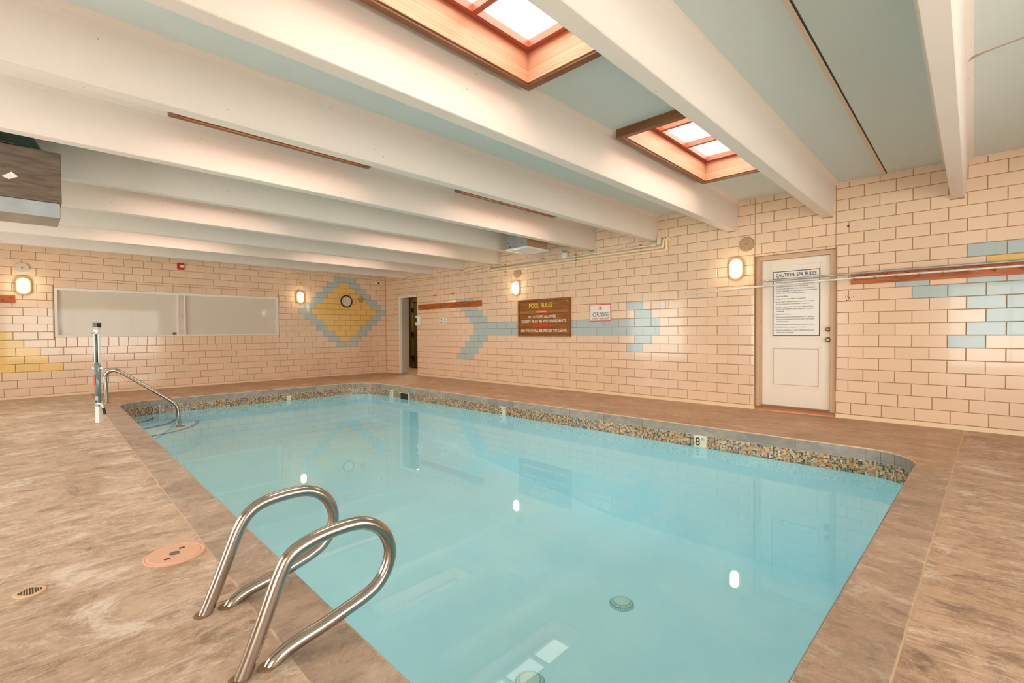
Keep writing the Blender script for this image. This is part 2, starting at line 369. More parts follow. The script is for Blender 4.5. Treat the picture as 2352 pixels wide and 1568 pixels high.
# skylights
SKYPLACE = ['nearest the camera', 'over the spa door end of the pool']
for i, (x, y0, y1) in enumerate(SKY):
    far = 'far' if y1 > -2 else 'near'
    nth = ['nearest', 'second', 'third', 'fourth'][i//2]
    if i == 0: lab = 'open wood lined skylight right of centre, above the spa door side of the pool'
    elif i == 1: lab = 'large wood lined skylight at the top centre edge of the photo'
    else: lab = 'wood framed skylight in the %s bay from the camera, %s' % (nth, 'nearer the tiled sign wall' if far == 'far' else 'further from the tiled sign wall')
    t = thing('skylight', lab, 'skylight', (x+.39, (y0+y1)/2, 2.765), 'skylights in the ceiling bays')
    hx, hy = .39, (y1-y0)/2; a = .055; zt = .285
    def sb(name, m, *q, **k):
        bm = B(); box(bm, *q); return obj(name, bm, m, t, **k)
    for nm, q in (('lining_board', (-hx+.012, -hx+a, -hy, hy, .012, zt)), ('lining_board', (hx-a, hx-.012, -hy, hy, .012, zt)),
                  ('lining_board', (-hx+a, hx-a, -hy, -hy+a, .012, zt)), ('lining_board', (-hx+a, hx-a, hy-a, hy, .012, zt))):
        sb(nm, SKYWOOD, *q)
    for q in ((-hx, -hx+a-.01, -hy-.01, hy+.01, -.004, .075), (hx-a+.01, hx, -hy-.01, hy+.01, -.004, .075), (-hx+a-.01, hx-a+.01, -hy-.01, -hy+a-.01, -.004, .075), (-hx+a-.01, hx-a+.01, hy-a+.01, hy+.01, -.004, .075)):
        sb('trim_board', SKYTRIM, *q)
    bm = B(); ix, iy = hx-a, hy-a; s = .045; z0 = .215
    box(bm, -ix, -ix+s, -iy, iy, z0, z0+.05); box(bm, ix-s, ix, -iy, iy, z0, z0+.05); box(bm, -ix+s, ix-s, -iy, -iy+s, z0, z0+.05); box(bm, -ix+s, ix-s, iy-s, iy, z0, z0+.05)
    for k in (1, 2):
        yy = -iy+(2*iy)*k/3; box(bm, -ix+s, ix-s, yy-.02, yy+.02, z0, z0+.05)
    sash = obj('sash', bm, SASH, t)
    for k in range(3):
        ya, yb = -iy+2*iy*k/3+.02, -iy+2*iy*(k+1)/3-.02
        bm = B(); box(bm, -ix+s-.01, ix-s+.01, ya, yb, z0+.035, z0+.041); obj('pane', bm, SKYGLASS, sash)

# ------------------------------------------------------------------ glazed blocks
BLK = {}
def block_mesh(wd, ht, m, bull):
    key = (round(wd, 3), round(ht, 3), m.name, bull)
    if key in BLK: return BLK[key]
    g = .003; c = .003; w_, h_ = wd-2*g, ht-2*g
    V = []; Fc = []
    for (ins, z) in ((0, -.012), (0, -c), (c, 0)):
        V += [(ins+0, ins+0, z), (w_-ins, ins, z), (w_-ins, h_-ins, z), (ins, h_-ins, z)]
    if bull == 'r': V[9] = (w_-.02, c, 0); V[10] = (w_-.02, h_-c, 0); V[5] = (w_, 0, -.012); V[6] = (w_, h_, -.012)
    if bull == 'l': V[8] = (.02, c, 0); V[11] = (.02, h_-c, 0); V[4] = (0, 0, -.012); V[7] = (0, h_, -.012)
    V = [(x+g, y+g, z) for x, y, z in V]
    for k in (0, 4):
        for i in range(4): Fc.append((k+i, k+(i+1) % 4, k+4+(i+1) % 4, k+4+i))
    Fc.append((8, 9, 10, 11))
    me = bpy.data.meshes.new('block'); me.from_pydata(V, [], Fc); me.materials.append(m); me.update(); BLK[key] = me
    return me
def rows_for(side):
    """list of (u0,u1,z0,z1,colour,bull)"""
    out = []
    if side == 'R':
        x0, L_, ph = 1.7204, LR, None
        def cuts(r, seg):     # seg L: left of the spa door, R: right of it
            if seg == 'L': off = x0+(0 if r % 2 else .5)*L_; k0, k1 = -8, 29; lo, hi = 0, D_RIGHT[0]
            else:
                off = x0+29.79*L_+(0 if r % 2 else .5)*L_+(.1*L_ if r <= 2 else 0); k0, k1 = -2, 16; lo, hi = D_RIGHT[1], X1
            return [off+k*L_ for k in range(k0, k1+1)], lo, hi
        blueL = {4: [(4.5, 6.5)], 5: [(5, 7)], 6: [(5.5, 7.5), (19.5, 20.5)], 7: [(6, 8), (20, 21)], 8: [(6.5, 21.5)], 9: [(6.5, 21.5)],
                 10: [(6, 8), (20, 21)], 11: [(5.5, 7.5), (19.5, 20.5)], 12: [(5, 7)], 13: [(4.5, 6.5)]}
        blueR = {14: [(3.5, 9.5)], 12: [(1.5, 2.5), (3.5, 9.5)], 11: [(2, 10)], 10: [(3.5, 9.5)], 9: [(4, 10)], 8: [(3.5, 9.5)], 7: [(3, 4)]}
        yelR = {13: [(4, 10)]}
        for r in range(1, 22):
            za = Z0+(r-1)*CH; zb = min(Z0+r*CH, ZW)
            if zb-za < .02: continue
            for seg in 'LR':
                js, lo, hi = cuts(r, seg)
                if seg == 'L' and za > D_RIGHT[3]-.05: hi = D_RIGHT[0]+(.0)
                if r == 15 and False: pass
                base = x0 if seg == 'L' else x0+29.79*L_
                cols = []
                for d, m in ((blueL if seg == 'L' else blueR, BLUE), (yelR if seg == 'R' else {}, YEL)):
                    for (a, b) in d.get(r, []):
                        cols.append((base+a*L_, base+b*L_, m)); js += [base+a*L_, base+b*L_]
                        if seg == 'L' and r in (10, 11, 12, 13):   # shifted pair: blocks inside keep half phase
                            js = [j for j in js if not (base+a*L_+.01 < j < base+b*L_-.01)]
                            kk = a
                            while kk <= b+.01: js.append(base+kk*L_); kk += 1
                js = sorted(set(round(j, 4) for j in js)); js = [j for j in js if lo+.012 < j < hi-.012]; js = [lo]+js+[hi]
                for a, b in zip(js, js[1:]):
                    m = TILE; c = (a+b)/2
                    for (p, q, mm) in cols:
                        if p < c < q: m = mm
                    # hall opening
                    segs = [(a, b)]
                    if za < D_HALL[3]-.03:
                        segs = []
                        if a < D_HALL[0]: segs.append((a, min(b, D_HALL[0])))
                        if b > D_HALL[1]: segs.append((max(a, D_HALL[1]), b))
                    for (p, q) in segs:
                        if q-p < .012: continue
                        bull = ''
                        if za < D_RIGHT[3]-.03 and seg == 'L' and abs(q-hi) < 1e-4: bull = 'r'
                        if za < D_RIGHT[3]-.03 and seg == 'R' and abs(p-lo) < 1e-4: bull = 'l'
                        if za < D_HALL[3]-.03 and abs(q-D_HALL[0]) < 1e-4: bull = 'r'
                        if za < D_HALL[3]-.03 and abs(p-D_HALL[1]) < 1e-4: bull = 'l'
                        out.append((p, q, za, zb, m, bull))
        for k in range(3): out.append((D_HALL[0]+.8*k/3, D_HALL[0]+.8*(k+1)/3, D_HALL[3], Z0+15*CH, TILE, ''))
        # lintel above the spa door
        js = [D_RIGHT[0]]+[9.55+k*L_ for k in range(0, 3)]+[D_RIGHT[1]]
        for r in range(15, 22):
            za = max(Z0+(r-1)*CH, D_RIGHT[3]); zb = min(Z0+r*CH, ZW)
            if zb-za < .02: continue
            off = x0+(0 if r % 2 else .5)*L_
            jj = [D_RIGHT[0]]+[off+k*L_ for k in range(24, 32) if D_RIGHT[0]+.02 < off+k*L_ < D_RIGHT[1]-.02]+[D_RIGHT[1]]
            for a, b in zip(jj, jj[1:]): out.append((a, b, za, zb, TILE, ''))
    else:
        y0, L_ = -6.9728, LL
        phs = {1: .5, 2: .03, 3: .44, 4: .97, 5: .33, 6: 0.0}
        pat = {6: [(19, 21, BLUE)], 7: [(18.33, 19.33, BLUE), (19.33, 20.33, YEL), (20.33, 21.33, BLUE)]}
        for r in range(8, 19):
            n = {8: 2, 9: 3, 10: 4, 11: 5, 12: 6, 13: 5, 14: 4, 15: 3, 16: 2, 17: 1, 18: 0}[r]
            c = 19.91 if r % 2 == 0 else 19.83
            if r == 18: pat[r] = [(18.91, 20.91, BLUE)]; continue
            a, b = c-n/2, c+n/2
            pat[r] = [(a-1, a, BLUE), (a, b, YEL), (b, b+1, BLUE)]
        yl = {3: 2.44, 4: 1.97, 5: 1.33, 6: 1.0, 7: .33, 8: -.09, 9: -.67}
        for r in (4, 5, 6, 7, 8, 9): pat.setdefault(r, []).append((-12, yl[r], YEL))
        for r in range(1, 22):
            za = Z0-.012+(r-1)*CH; zb = min(Z0-.012+r*CH, ZW)
            if zb-za < .02: continue
            ph = phs.get(r, .33 if r % 2 else .91)
            js = [y0+(k+ph)*L_ for k in range(-9, 26)]; js = [Y1]+[j for j in js if Y1+.012 < j < -.012]+[0]
            for a, b in zip(js, js[1:]):
                c = ((a+b)/2-y0)/L_; m = TILE
                for (p, q, mm) in pat.get(r, []):
                    if p < c < q: m = mm
                segs = [(a, b)]; zA, zB = za, zb
                if zb > WIN[2]-.1 and za < WIN[3]+.1 and zb > .86:      # rows beside the window (sill and lintel pieces come after)
                    segs = []
                    if a < WIN[0]: segs.append((a, min(b, WIN[0])))
                    if b > WIN[1]: segs.append((max(a, WIN[1]), b))
                for (p, q) in segs:
                    if q-p < .012: continue
                    bull = ''
                    if zb > 1.0 and za < 1.9 and abs(q-WIN[0]) < 1e-4: bull = 'r'
                    if zb > 1.0 and za < 1.9 and abs(p-WIN[1]) < 1e-4: bull = 'l'
                    out.append((p, q, zA, zB, m, bull))
        n = 26; zs = Z0-.012+6*CH
        for k in range(n): out.append((WIN[0]+(WIN[1]-WIN[0])*k/n, WIN[0]+(WIN[1]-WIN[0])*(k+1)/n, zs, WIN[2], TILE, ''))
        n = 13; zt = Z0-.012+15*CH
        for k in range(n):
            a, b = WIN[0]+(WIN[1]-WIN[0])*k/n, WIN[0]+(WIN[1]-WIN[0])*(k+1)/n
            out.append((a, b, WIN[3], 2.028, TILE, '')); out.append((a, b, 2.028, zt, TILE, ''))
    return out
def visible(side, u, z):
    P = Vector((u, 0, z)) if side == 'R' else Vector((0, u, z))
    d = P-CAM; q = d.dot(f_)
    if q < .1: return False, 1e9
    X = 1176+F_PX*d.dot(r_)/q; Yp = 784-F_PX*d.dot(u_)/q
    return (-20 < X < 2372 and -20 < Yp < 1588), q
for side, wall in (('R', wall_right), ('L', wall_left)):
    blocks = []
    for t in rows_for(side):
        vis, dist = visible(side, (t[0]+t[1])/2, (t[2]+t[3])/2)
        size = (t[1]-t[0])*(t[3]-t[2])/dist**2
        if side == 'L': size *= 1
        blocks.append((-(size if vis else size*1e-3), t))
    blocks.sort(key=lambda q: q[0])
    Mw = wall_m(side, 0, 0)
    for i, (s_, t) in enumerate(blocks[:300]):
        me = block_mesh(t[1]-t[0], t[3]-t[2], t[4], t[5])
        o = bpy.data.objects.new('block', me); link(o, wall)
        o.matrix_world = Mw @ Matrix.Translation((t[0], t[2], random.uniform(-.0012, .0012)-.0))
        if t[4] is BLUE: o['label'] = 'pale blue glazed block'
        if t[4] is YEL: o['label'] = 'yellow glazed block'
    V, Fc, mi = [], [], []; ms = [TILE, BLUE, YEL]
    for s_, t in blocks[300:]:
        me = block_mesh(t[1]-t[0], t[3]-t[2], t[4], t[5]); base = len(V); j = random.uniform(-.0012, .0012)
        for v in me.vertices: V.append(Mw @ Vector((v.co.x+t[0], v.co.y+t[2], v.co.z+j)))
        for p in me.polygons: Fc.append([base+q for q in p.vertices]); mi.append(ms.index(t[4]))
    me = bpy.data.meshes.new('distant_blocks'); me.from_pydata(V, [], Fc)
    for m in ms: me.materials.append(m)
    me.polygons.foreach_set('material_index', mi); me.update()
    o = bpy.data.objects.new('distant_blocks', me); link(o, wall); o['kind'] = 'stuff'

# base strips
bm = B()
for a, b in ((0, D_HALL[0]), (D_HALL[1], D_RIGHT[0]-.01), (D_RIGHT[1]+.01, X1)): box(bm, a, b, -.008, .01, -.01, Z0-.004)
struct('baseboard_right', bm, STRIP)
bm = B(); box(bm, -.01, .008, Y1, 0, -.01, Z0-.014); struct('baseboard_left', bm, STRIP)

# ------------------------------------------------------------------ pool geometry in its own, slightly turned frame
A = -.0222; CA, SA = math.cos(A), math.sin(A)
def W(x, y): return (x*CA-y*SA, x*SA+y*CA)
def arc(cx, cy_, r, a0, a1, n): return [(cx+r*math.cos(math.radians(a0+(a1-a0)*k/n)), cy_+r*math.sin(math.radians(a0+(a1-a0)*k/n))) for k in range(n+1)]
XL, XRt, YN, YF = 1.93, 11.19, -5.845, -1.46
YFL, YFR = -1.56, -1.36
def yf(x): return YFL+(YFR-YFL)*(x-3)/(10.7-3)
OUT = []           # counter-clockwise from the near-left
OUT += arc(XL+.55, YN+.55, .55, 180, 270, 8)
OUT += arc(XRt-.35, YN+.35, .35, 270, 360, 8)
OUT += arc(XRt-.38, yf(10.8)-.38, .38, 0, 90, 8)
OUT += arc(XL+.60, yf(2.5)-.60, .60, 90, 180, 10)
pool = thing('swimming_pool', 'rectangular indoor swimming pool of pale blue water with mosaic waterline', 'pool')
def poly(bm, pts, z):
    vs_ = [bm.verts.new((*W(x, y), z)) for x, y in pts]; return bm.faces.new(vs_)
ZWATER = -.235
def zfloor(x): return -.78 if x < 3.8 else (-1.33 if x > 8.2 else -.78-.55*(x-3.8)/4.4)
# shell
bm = B(); f = poly(bm, OUT, 0)
for xx in (3.8, 8.2):
    n = Vector((CA, SA, 0)); bmesh.ops.bisect_plane(bm, geom=bm.verts[:]+bm.edges[:]+bm.faces[:], plane_co=n*xx, plane_no=n)
for v in bm.verts: v.co.z = zfloor(v.co.x*CA+v.co.y*SA)
r = bmesh.ops.extrude_edge_only(bm, edges=[e for e in bm.edges if e.is_boundary])
for v in [g for g in r['geom'] if isinstance(g, bmesh.types.BMVert)]: v.co.z = -.02
bmesh.ops.triangulate(bm, faces=[f for f in bm.faces if len(f.verts) > 4])
obj('basin', bm, PLASTER, pool)
# grout band behind mosaic + mosaic tiles
PER = []; acc = 0
pts = OUT+[OUT[0]]
for a, b in zip(pts, pts[1:]):
    l = math.hypot(b[0]-a[0], b[1]-a[1])
    if l < 1e-6: continue
    PER.append((acc, l, a, b)); acc += l
def at(s, off=0.0):
    s = s % acc
    for (c, l, a, b) in PER:
        if s <= c+l+1e-9:
            t = (s-c)/l; x = a[0]+(b[0]-a[0])*t; y = a[1]+(b[1]-a[1])*t
            nx, ny = -(b[1]-a[1])/l, (b[0]-a[0])/l      # inward (left of ccw)
            return x+nx*off, y+ny*off
PAL = [(214, 166, 108), (226, 186, 134), (196, 132, 74), (206, 150, 92), (40, 60, 84), (70, 104, 112), (222, 178, 126), (92, 72, 52), (170, 92, 50), (206, 170, 126), (236, 212, 172), (150, 140, 100), (52, 78, 84), (184, 118, 66)]
TS = .0168; rows = 8
V, Fc, colr = [], [], []
nn_ = int(acc/TS)
V2, F2 = [], []
for k in range(nn_):
    s0, s1 = k*TS+.0014, (k+1)*TS-.0014
    a = W(*at(s0, .0055)); b = W(*at(s1, .0055))
    for j in range(rows):
        zt = -.112-j*TS; i = len(V); V += [(a[0], a[1], zt-TS+.0025), (b[0], b[1], zt-TS+.0025), (b[0], b[1], zt), (a[0], a[1], zt)]; Fc.append((i, i+1, i+2, i+3)); colr.append(random.choice(PAL))
me = bpy.data.meshes.new('mosaic_band'); me.from_pydata(V, [], Fc); ca_ = me.color_attributes.new('c', 'BYTE_COLOR', 'CORNER')
flat = []
for c in colr:
    q = lin(c)+(1,); flat += list(q)*4
ca_.data.foreach_set('color', flat)
MOS = mat('mosaic_glass', (180, 150, 110), .2); at_ = MOS.node_tree.nodes.new('ShaderNodeVertexColor'); at_.layer_name = 'c'
MOS.node_tree.links.new(at_.outputs[0], MOS.node_tree.nodes['Principled BSDF'].inputs['Base Color'])
me.materials.append(MOS); o = bpy.data.objects.new('mosaic_band', me); link(o, pool); o['kind'] = 'stuff'
bm = B(); prev = None; ring = []
for k in range(int(acc/.02)+1):
    x, y = W(*at(min(k*.02, acc-.001), .001)); ring.append((bm.verts.new((x, y, -.248)), bm.verts.new((x, y, -.015))))
for a, b in zip(ring, ring[1:]+ring[:1]): bm.faces.new((a[0], b[0], b[1], a[1]))
obj('waterline_grout', bm, POOLGROUT, pool)
# slate tiles under the lip
def seg_piece(s0, s1, z0, z1, off0, off1, m, name, parent, n=4, **k):
    bm = B(); R_ = []
    for i in range(n+1):
        s = s0+(s1-s0)*i/n; a = W(*at(s, off0)); b = W(*at(s, off1))
        R_.append([bm.verts.new((a[0], a[1], z0)), bm.verts.new((b[0], b[1], z0)), bm.verts.new((b[0], b[1], z1)), bm.verts.new((a[0], a[1], z1))])
    for p, q in zip(R_, R_[1:]):
        for i in range(4): bm.faces.new((p[i], p[(i+1) % 4], q[(i+1) % 4], q[i]))
    bm.faces.new(R_[0]); bm.faces.new(R_[-1][::-1])
    return obj(name, bm, m, parent, **k)
# straights and curves along the perimeter
corner_len = [(.55*PI/2), (.35*PI/2), (.38*PI/2), (.60*PI/2)]
st = []; c = 0
idx = [0, 9, 18, 27, 38]
cum = [p[0] for p in PER]
def cumat(i): # cumulative length at vertex i of OUT
    tot = 0
    for k in range(i):
        a, b = OUT[k], OUT[(k+1) % len(OUT)]; tot += math.hypot(b[0]-a[0], b[1]-a[1])
    return tot
bounds = [cumat(0), cumat(8), cumat(9), cumat(17), cumat(18), cumat(26), cumat(27), cumat(37), acc]
kinds = ['c', 's', 'c', 's', 'c', 's', 'c', 's']
for kd, s0, s1 in zip(kinds, bounds, bounds[1:]):
    ln = .565 if kd == 's' else .125
    n = max(1, round((s1-s0)/ln)); st_ = (s1-s0)/n
    for k in range(n):
        a, b = s0+k*st_+.004, s0+(k+1)*st_-.004
        seg_piece(a, b, -.106, -.012, .0, .009+random.uniform(-.001, .001), SLATE, 'slate_tile', pool, 4)
# coping stones: near side and right side
def cope(pts, m, **k):
    bm = B(); f = poly(bm, pts, -.016); bmesh.ops.inset_region(bm, faces=[f], thickness=.0025, use_boundary=True)
    keep = [x for x in bm.faces if len(x.verts) == len(pts)]
    keep = [max(keep, key=lambda x: x.calc_area())]
    bmesh.ops.delete(bm, geom=[x for x in bm.faces if x not in keep], context='FACES')
    r = bmesh.ops.extrude_face_region(bm, geom=keep); 
    dz = random.uniform(-.001, .001)
    for v in [g for g in r['geom'] if isinstance(g, bmesh.types.BMVert)]: v.co.z = dz
    bmesh.ops.bevel(bm, geom=[e for e in bm.edges if all(abs(v.co.z-dz) < 1e-5 for v in e.verts)], offset=.004, segments=1, affect='EDGES')
    o = obj('coping_stone', bm, m, pool)
YC, XC = -6.06, 11.405
xs = [2.48]+[9.95-.632*k for k in range(11, -1, -1)]+[10.58]
xs = [x for x in xs if x >= 2.48]
for a, b in zip(xs, xs[1:]):
    if b-a > .05: cope([(a, YC), (b, YC), (b, YN), (a, YN)], COPE)
cope([(10.58, YC), (XC, YC), (XC, -5.59)]+[(XRt, -5.59)]+[q for q in arc(XRt-.35, YN+.35, .35, 0, -90, 6)][1:]+[(10.58, YN)], COPEX)
ys = [-5.59, -5.02, -4.45, -3.88, -3.30, -2.74, -2.19, -1.77]
for a, b in zip(ys, ys[1:]): cope([(XRt, a), (XC, a), (XC, b), (XRt, b)], COPEX)

# deck slabs as parts of the floor
def Wi(px, py): return (px*CA+py*SA, -px*SA+py*CA)      # world -> pool frame
farR = [q for q in arc(XRt-.38, yf(10.8)-.38, .38, 0, 90, 8)]
farL = [q for q in arc(XL+.60, yf(2.5)-.60, .60, 90, 180, 10)]
nearL = [q for q in arc(XL+.55, YN+.55, .55, 180, 270, 8)]
wc = lambda x, y: Wi(x, y)
def ycn(xw): # world y of near coping line at world x
    return (YC+xw*SA/CA*1.0*CA)/CA if False else (YC*1.0+SA*xw)/CA
S1 = [wc(0, Y1), wc(9.315, Y1), wc(9.335, ycn(9.335)), (2.48, YC), wc(0, ycn(0))]
S2 = [wc(9.315, Y1), wc(11.405*CA-SA*(-9.2)*1.0+.0, Y1), (XC, YC), wc(9.335, ycn(9.335))]
S2[1] = wc(XC/CA-Y1*SA/CA*1.0, Y1) if False else (XC, Wi(XC, Y1)[1])
S3 = [(XC, Wi(XC, Y1)[1]), wc(X1, Y1), wc(X1, 0), (XC, -SA*XC*0+Wi(XC*CA, 0)[1])]
S4 = [wc(0, ycn(0)), (2.48, YC), (2.48, YN)]+nearL[::-1][1:]+farL[::-1]+farR[::-1]+[(XRt, -1.77), (XC, -1.77), (XC, Wi(XC*CA, 0)[1]), wc(0, 0)]
COPR = [(2.48, YC), (XC, YC), (XC, -1.77), (XRt, -1.77), (XRt, -5.5)]+arc(XRt-.35, YN+.35, .35, 0, -90, 6)[1:]+[(2.48, YN)]
bm = B()
for pl in (S1, S2, S3, S4, COPR): poly(bm, pl, -.0025)
r = bmesh.ops.extrude_face_region(bm, geom=bm.faces[:])
for v in [g for g in r['geom'] if isinstance(g, bmesh.types.BMVert)]: v.co.z = -.10
bmesh.ops.triangulate(bm, faces=[f for f in bm.faces if len(f.verts) > 4])
floor = struct('floor', bm, MORTAR)
for pl, m in ((S1, DECKY), (S2, DECKY), (S3, DECKX), (S4, DECKF)):
    bm = B(); f = poly(bm, pl, -.02)
    # inward offset of the boundary by hand (miter) so the joints stay open
    P = [Vector((v.co.x, v.co.y)) for v in f.verts]; n = len(P); area2 = sum(P[i].x*P[(i+1) % n].y-P[(i+1) % n].x*P[i].y for i in range(n)); sg = 1 if area2 > 0 else -1
    Q = []
    for i in range(n):
        d1 = (P[i]-P[i-1]); d2 = (P[(i+1) % n]-P[i])
        if d1.length < 1e-6 or d2.length < 1e-6: Q.append(P[i]); continue
        n1 = Vector((-d1.y, d1.x)).normalized()*sg; n2 = Vector((-d2.y, d2.x)).normalized()*sg; bb = (n1+n2)
        if bb.length < .3: Q.append(P[i]+n1*.004); continue
        bb.normalize(); Q.append(P[i]+bb*(.0045/max(.4, bb.dot(n1))))
    for v, q in zip(f.verts, Q): v.co.x, v.co.y = q.x, q.y
    r = bmesh.ops.extrude_face_region(bm, geom=[f])
    for v in [g for g in r['geom'] if isinstance(g, bmesh.types.BMVert)]: v.co.z = 0
    bmesh.ops.triangulate(bm, faces=[x for x in bm.faces if len(x.verts) > 4])
    obj('deck_slab', bm, m, floor)

# water
fill_hall = area('hall_fill', (.3, .8, 2.36), (0, 0, 0), .4, .4, 30, (1, .85, .6))  # added fill light without a fixture, to lift the dark hall
bm = B(); poly(bm, [at(k*acc/160, -.001) for k in range(160)], ZWATER); bmesh.ops.triangulate(bm, faces=bm.faces[:])
obj('water', bm, WATER, pool, label='clear pale blue pool water')
# entry steps in the near-left corner
for k, (r_s, zt) in enumerate(((1.10, -.43), (.78, -.36), (.50, -.30))):
    c0 = (XL+.0, YN+.0); P_ = [(c0[0], c0[1])]+arc(c0[0], c0[1], r_s, 0, 90, 20)
    bm = B(); f = poly(bm, P_, -.85); r = bmesh.ops.extrude_face_region(bm, geom=[f])
    for v in [g for g in r['geom'] if isinstance(g, bmesh.types.BMVert)]: v.co.z = zt
    # keep inside the basin curve by pushing the corner in
    for v in bm.verts:
        x, y = Wi(v.co.x, v.co.y)
        if x < XL+.16 and y < YN+.16: x, y = XL+.17, YN+.17; v.co.x, v.co.y = W(x, y)
    bmesh.ops.triangulate(bm, faces=[x for x in bm.faces if len(x.verts) > 4])
    sto = obj('entry_step', bm, PLASTER, pool)
    bm = B(); A1 = arc(c0[0], c0[1], r_s-.008, 2, 88, 24); A2 = arc(c0[0], c0[1], r_s-.065, 2, 88, 24)
    va = [bm.verts.new((*W(*q), zt+.004)) for q in A1]; vb = [bm.verts.new((*W(*q), zt+.004)) for q in A2]
    for i in range(24): bm.faces.new((va[i], va[i+1], vb[i+1], vb[i]))
    obj('nosing_stripe', bm, NAVY, sto, label='dark blue tile stripe')
# depth markers, skimmer, drains
def far_m(x, z, out=.012):  # frame on the far pool wall: u right, v up, w into the pool
    px, py = W(x, yf(x)-.0); th = A+math.atan((YFR-YFL)/7.7)
    ux, uy = math.cos(th), math.sin(th)
    return Matrix(((ux, 0, uy, px+uy*out), (uy, 0, -ux, py-ux*out), (0, 1, 0, z), (0, 0, 0, 1)))
def part_frame(name, mw, bm, m, parent, **k):
    o = obj(name, bm, m, parent, **k); o.matrix_world = mw; return o
for x, ch, lab in ((9.317, '8', 'white depth tile reading 8 FT'), (6.18, '5', 'white depth tile reading 5 FT'), (2.95, '3', 'white depth tile reading 3 FT')):
    bm = B(); box(bm, -.068, .068, -.25, -.108, -.004, .001)
    t = part_frame('depth_marker', far_m(x, 0), bm, CERAMIC, pool, label=lab)
    lettering(ch, -.03, -.178, .052, .092, .0025, BLACK, t, bold=.01)
    lettering('FT', .034, -.15, .036, .03, .0025, BLACK, t)
px = 3.42
bm = B(); box(bm, -.15, .15, -.26, -.125, -.004, .0015); s = part_frame('skimmer', far_m(px, 0), bm, CERAMIC, pool, label='white framed skimmer opening in waterline')
bm = B(); box(bm, -.135, .135, -.255, -.137, .0015, .003); obj('skimmer_throat', bm, DARK, s)
for (x, y) in ((9.346, -3.06), (9.42, -4.31)):
    zb = zfloor(x)
    t = bpy.data.objects.new('main_drain', None); link(t, pool); t.location = (*W(x, y), zb)
    bm = B(); lathe(bm, [(.105, 0), (.105, .012), (.085, .03), (.066, .036), (0.001, .038)], 40); obj('drain_cover', bm, mat('drain_white', (196, 226, 222), .4), t, smooth=True)
    bm = B()
    for k in range(40):
        a = 2*PI*k/40; c_, s_ = math.cos(a), math.sin(a)
        q = [(.07, -.0022, .0375), (.104, -.003, .018), (.104, .003, .018), (.07, .0022, .0375)]
        bm.faces.new([bm.verts.new((r0*c_-w0*s_, r0*s_+w0*c_, z0)) for r0, w0, z0 in q])
    obj('drain_slots', bm, mat('drain_teal', (70, 130, 130), .5), t)
bm = B(); box(bm, -.04, .04, -.235, -.15, -.004, .012); 
lm = Matrix(((0, 0, 1, W(XL, 0)[0]), (1, 0, 0, 0), (0, 1, 0, 0), (0, 0, 0, 1)))
o = obj('return_fitting', bm, CERAMIC, pool); o.matrix_world = Matrix(((0, 0, 1, 1.875), (1, 0, 0, -3.288), (0, 1, 0, 0), (0, 0, 0, 1)))

# ------------------------------------------------------------------ windows on the left wall
bm = B(); x_ = -.035
def fr(y0, y1, z0, z1, x0=-.06, x1=-.004): box(bm, x0, x1, y0, y1, z0, z1)
Ya, Yb, Za, Zb = WIN; ym = -4.65
fr(Ya, Yb, Zb-.045, Zb); fr(Ya, Yb, Za, Za+.03); fr(Ya, Ya+.04, Za+.03, Zb-.045); fr(Yb-.05, Yb, Za+.03, Zb-.045)
fr(ym-.075, ym-.045, Za+.03, Zb-.045); fr(ym+.045, ym+.075, Za+.03, Zb-.045)
win = struct('window_1', bm, WHITE)
bm = B()
for k in range(7):
    z0 = Za+.03+k*(Zb-Za-.075)/7; box(bm, -.05, -.006, ym-.043, ym+.043, z0+.002, z0+(Zb-Za-.075)/7-.002)
box(bm, -.052, -.02, ym-.044, ym+.044, Za+.02, Zb-.03)
obj('mullion_tile', bm, mat('crackled_white', (232, 214, 200), .3, noise=((60, 60, 60), (200, 160, 140), .6)), win)
bm = B(); box(bm, -.19, -.12, Ya, Yb, Za, Zb); obj('window_light_stop', bm, WHITE, win)  # unseen box added to keep bright sky out of the window gaps
PANE = mat('frosted_pane', (222, 212, 196), .05, spec=.22)
bm = B(); box(bm, -.075, -.055, Ya+.03, ym-.06, Za+.02, Zb-.03); p1 = obj('pane', bm, PANE, win)
bm = B(); box(bm, -.075, -.055, ym+.06, Yb-.03, Za+.02, Zb-.03); obj('pane', bm, PANE, win)
bm = B(); box(bm, -.054, -.051, -4.79, -4.727, 1.055, 1.105); stk = obj('warning_sticker', bm, BLACK, p1, label='small black and red sticker')
bm = B(); box(bm, -.052, -.0495, -4.78, -4.737, 1.066, 1.094); obj('sticker_face', bm, RED, stk)

# ------------------------------------------------------------------ hall opening in the corner
hall = struct('door_1', (lambda bm: (box(bm, D_HALL[0], D_HALL[0]+.075, -.012, .03, 0, 2.02), box(bm, D_HALL[0]+.075, D_HALL[1], -.012, .03, 1.965, 2.02), bm)[2])(B()), WHITE)
bm = B(); box(bm, D_HALL[0], D_HALL[0]+.09, .03, .24, 0, 1.98); obj('jamb', bm, mat('jamb_grey', (196, 184, 168), .5), hall)
OLIVE = mat('hall_paint', (104, 86, 44), .6); OLIVED = mat('hall_door_paint', (92, 78, 36), .45)
bm = B()
box(bm, -1.9, 1.6, 1.35, 1.45, 0, 2.4); box(bm, -2.0, -1.9, .2, 1.45, 0, 2.4); box(bm, 1.6, 1.7, .2, 1.45, 0, 2.4); box(bm, -2.0, 1.7, .2, 1.45, 2.4, 2.5); box(bm, -1.9, -.2, .2, .22, 0, 2.4)
struct('wall_hall', bm, OLIVE)
bm = B(); box(bm, -1.9, 1.6, 0.0, 1.35, -.06, 0); box(bm, D_HALL[0], D_HALL[1], 0.0, .2, -.02, .004); struct('floor_hall', bm, DECKF)
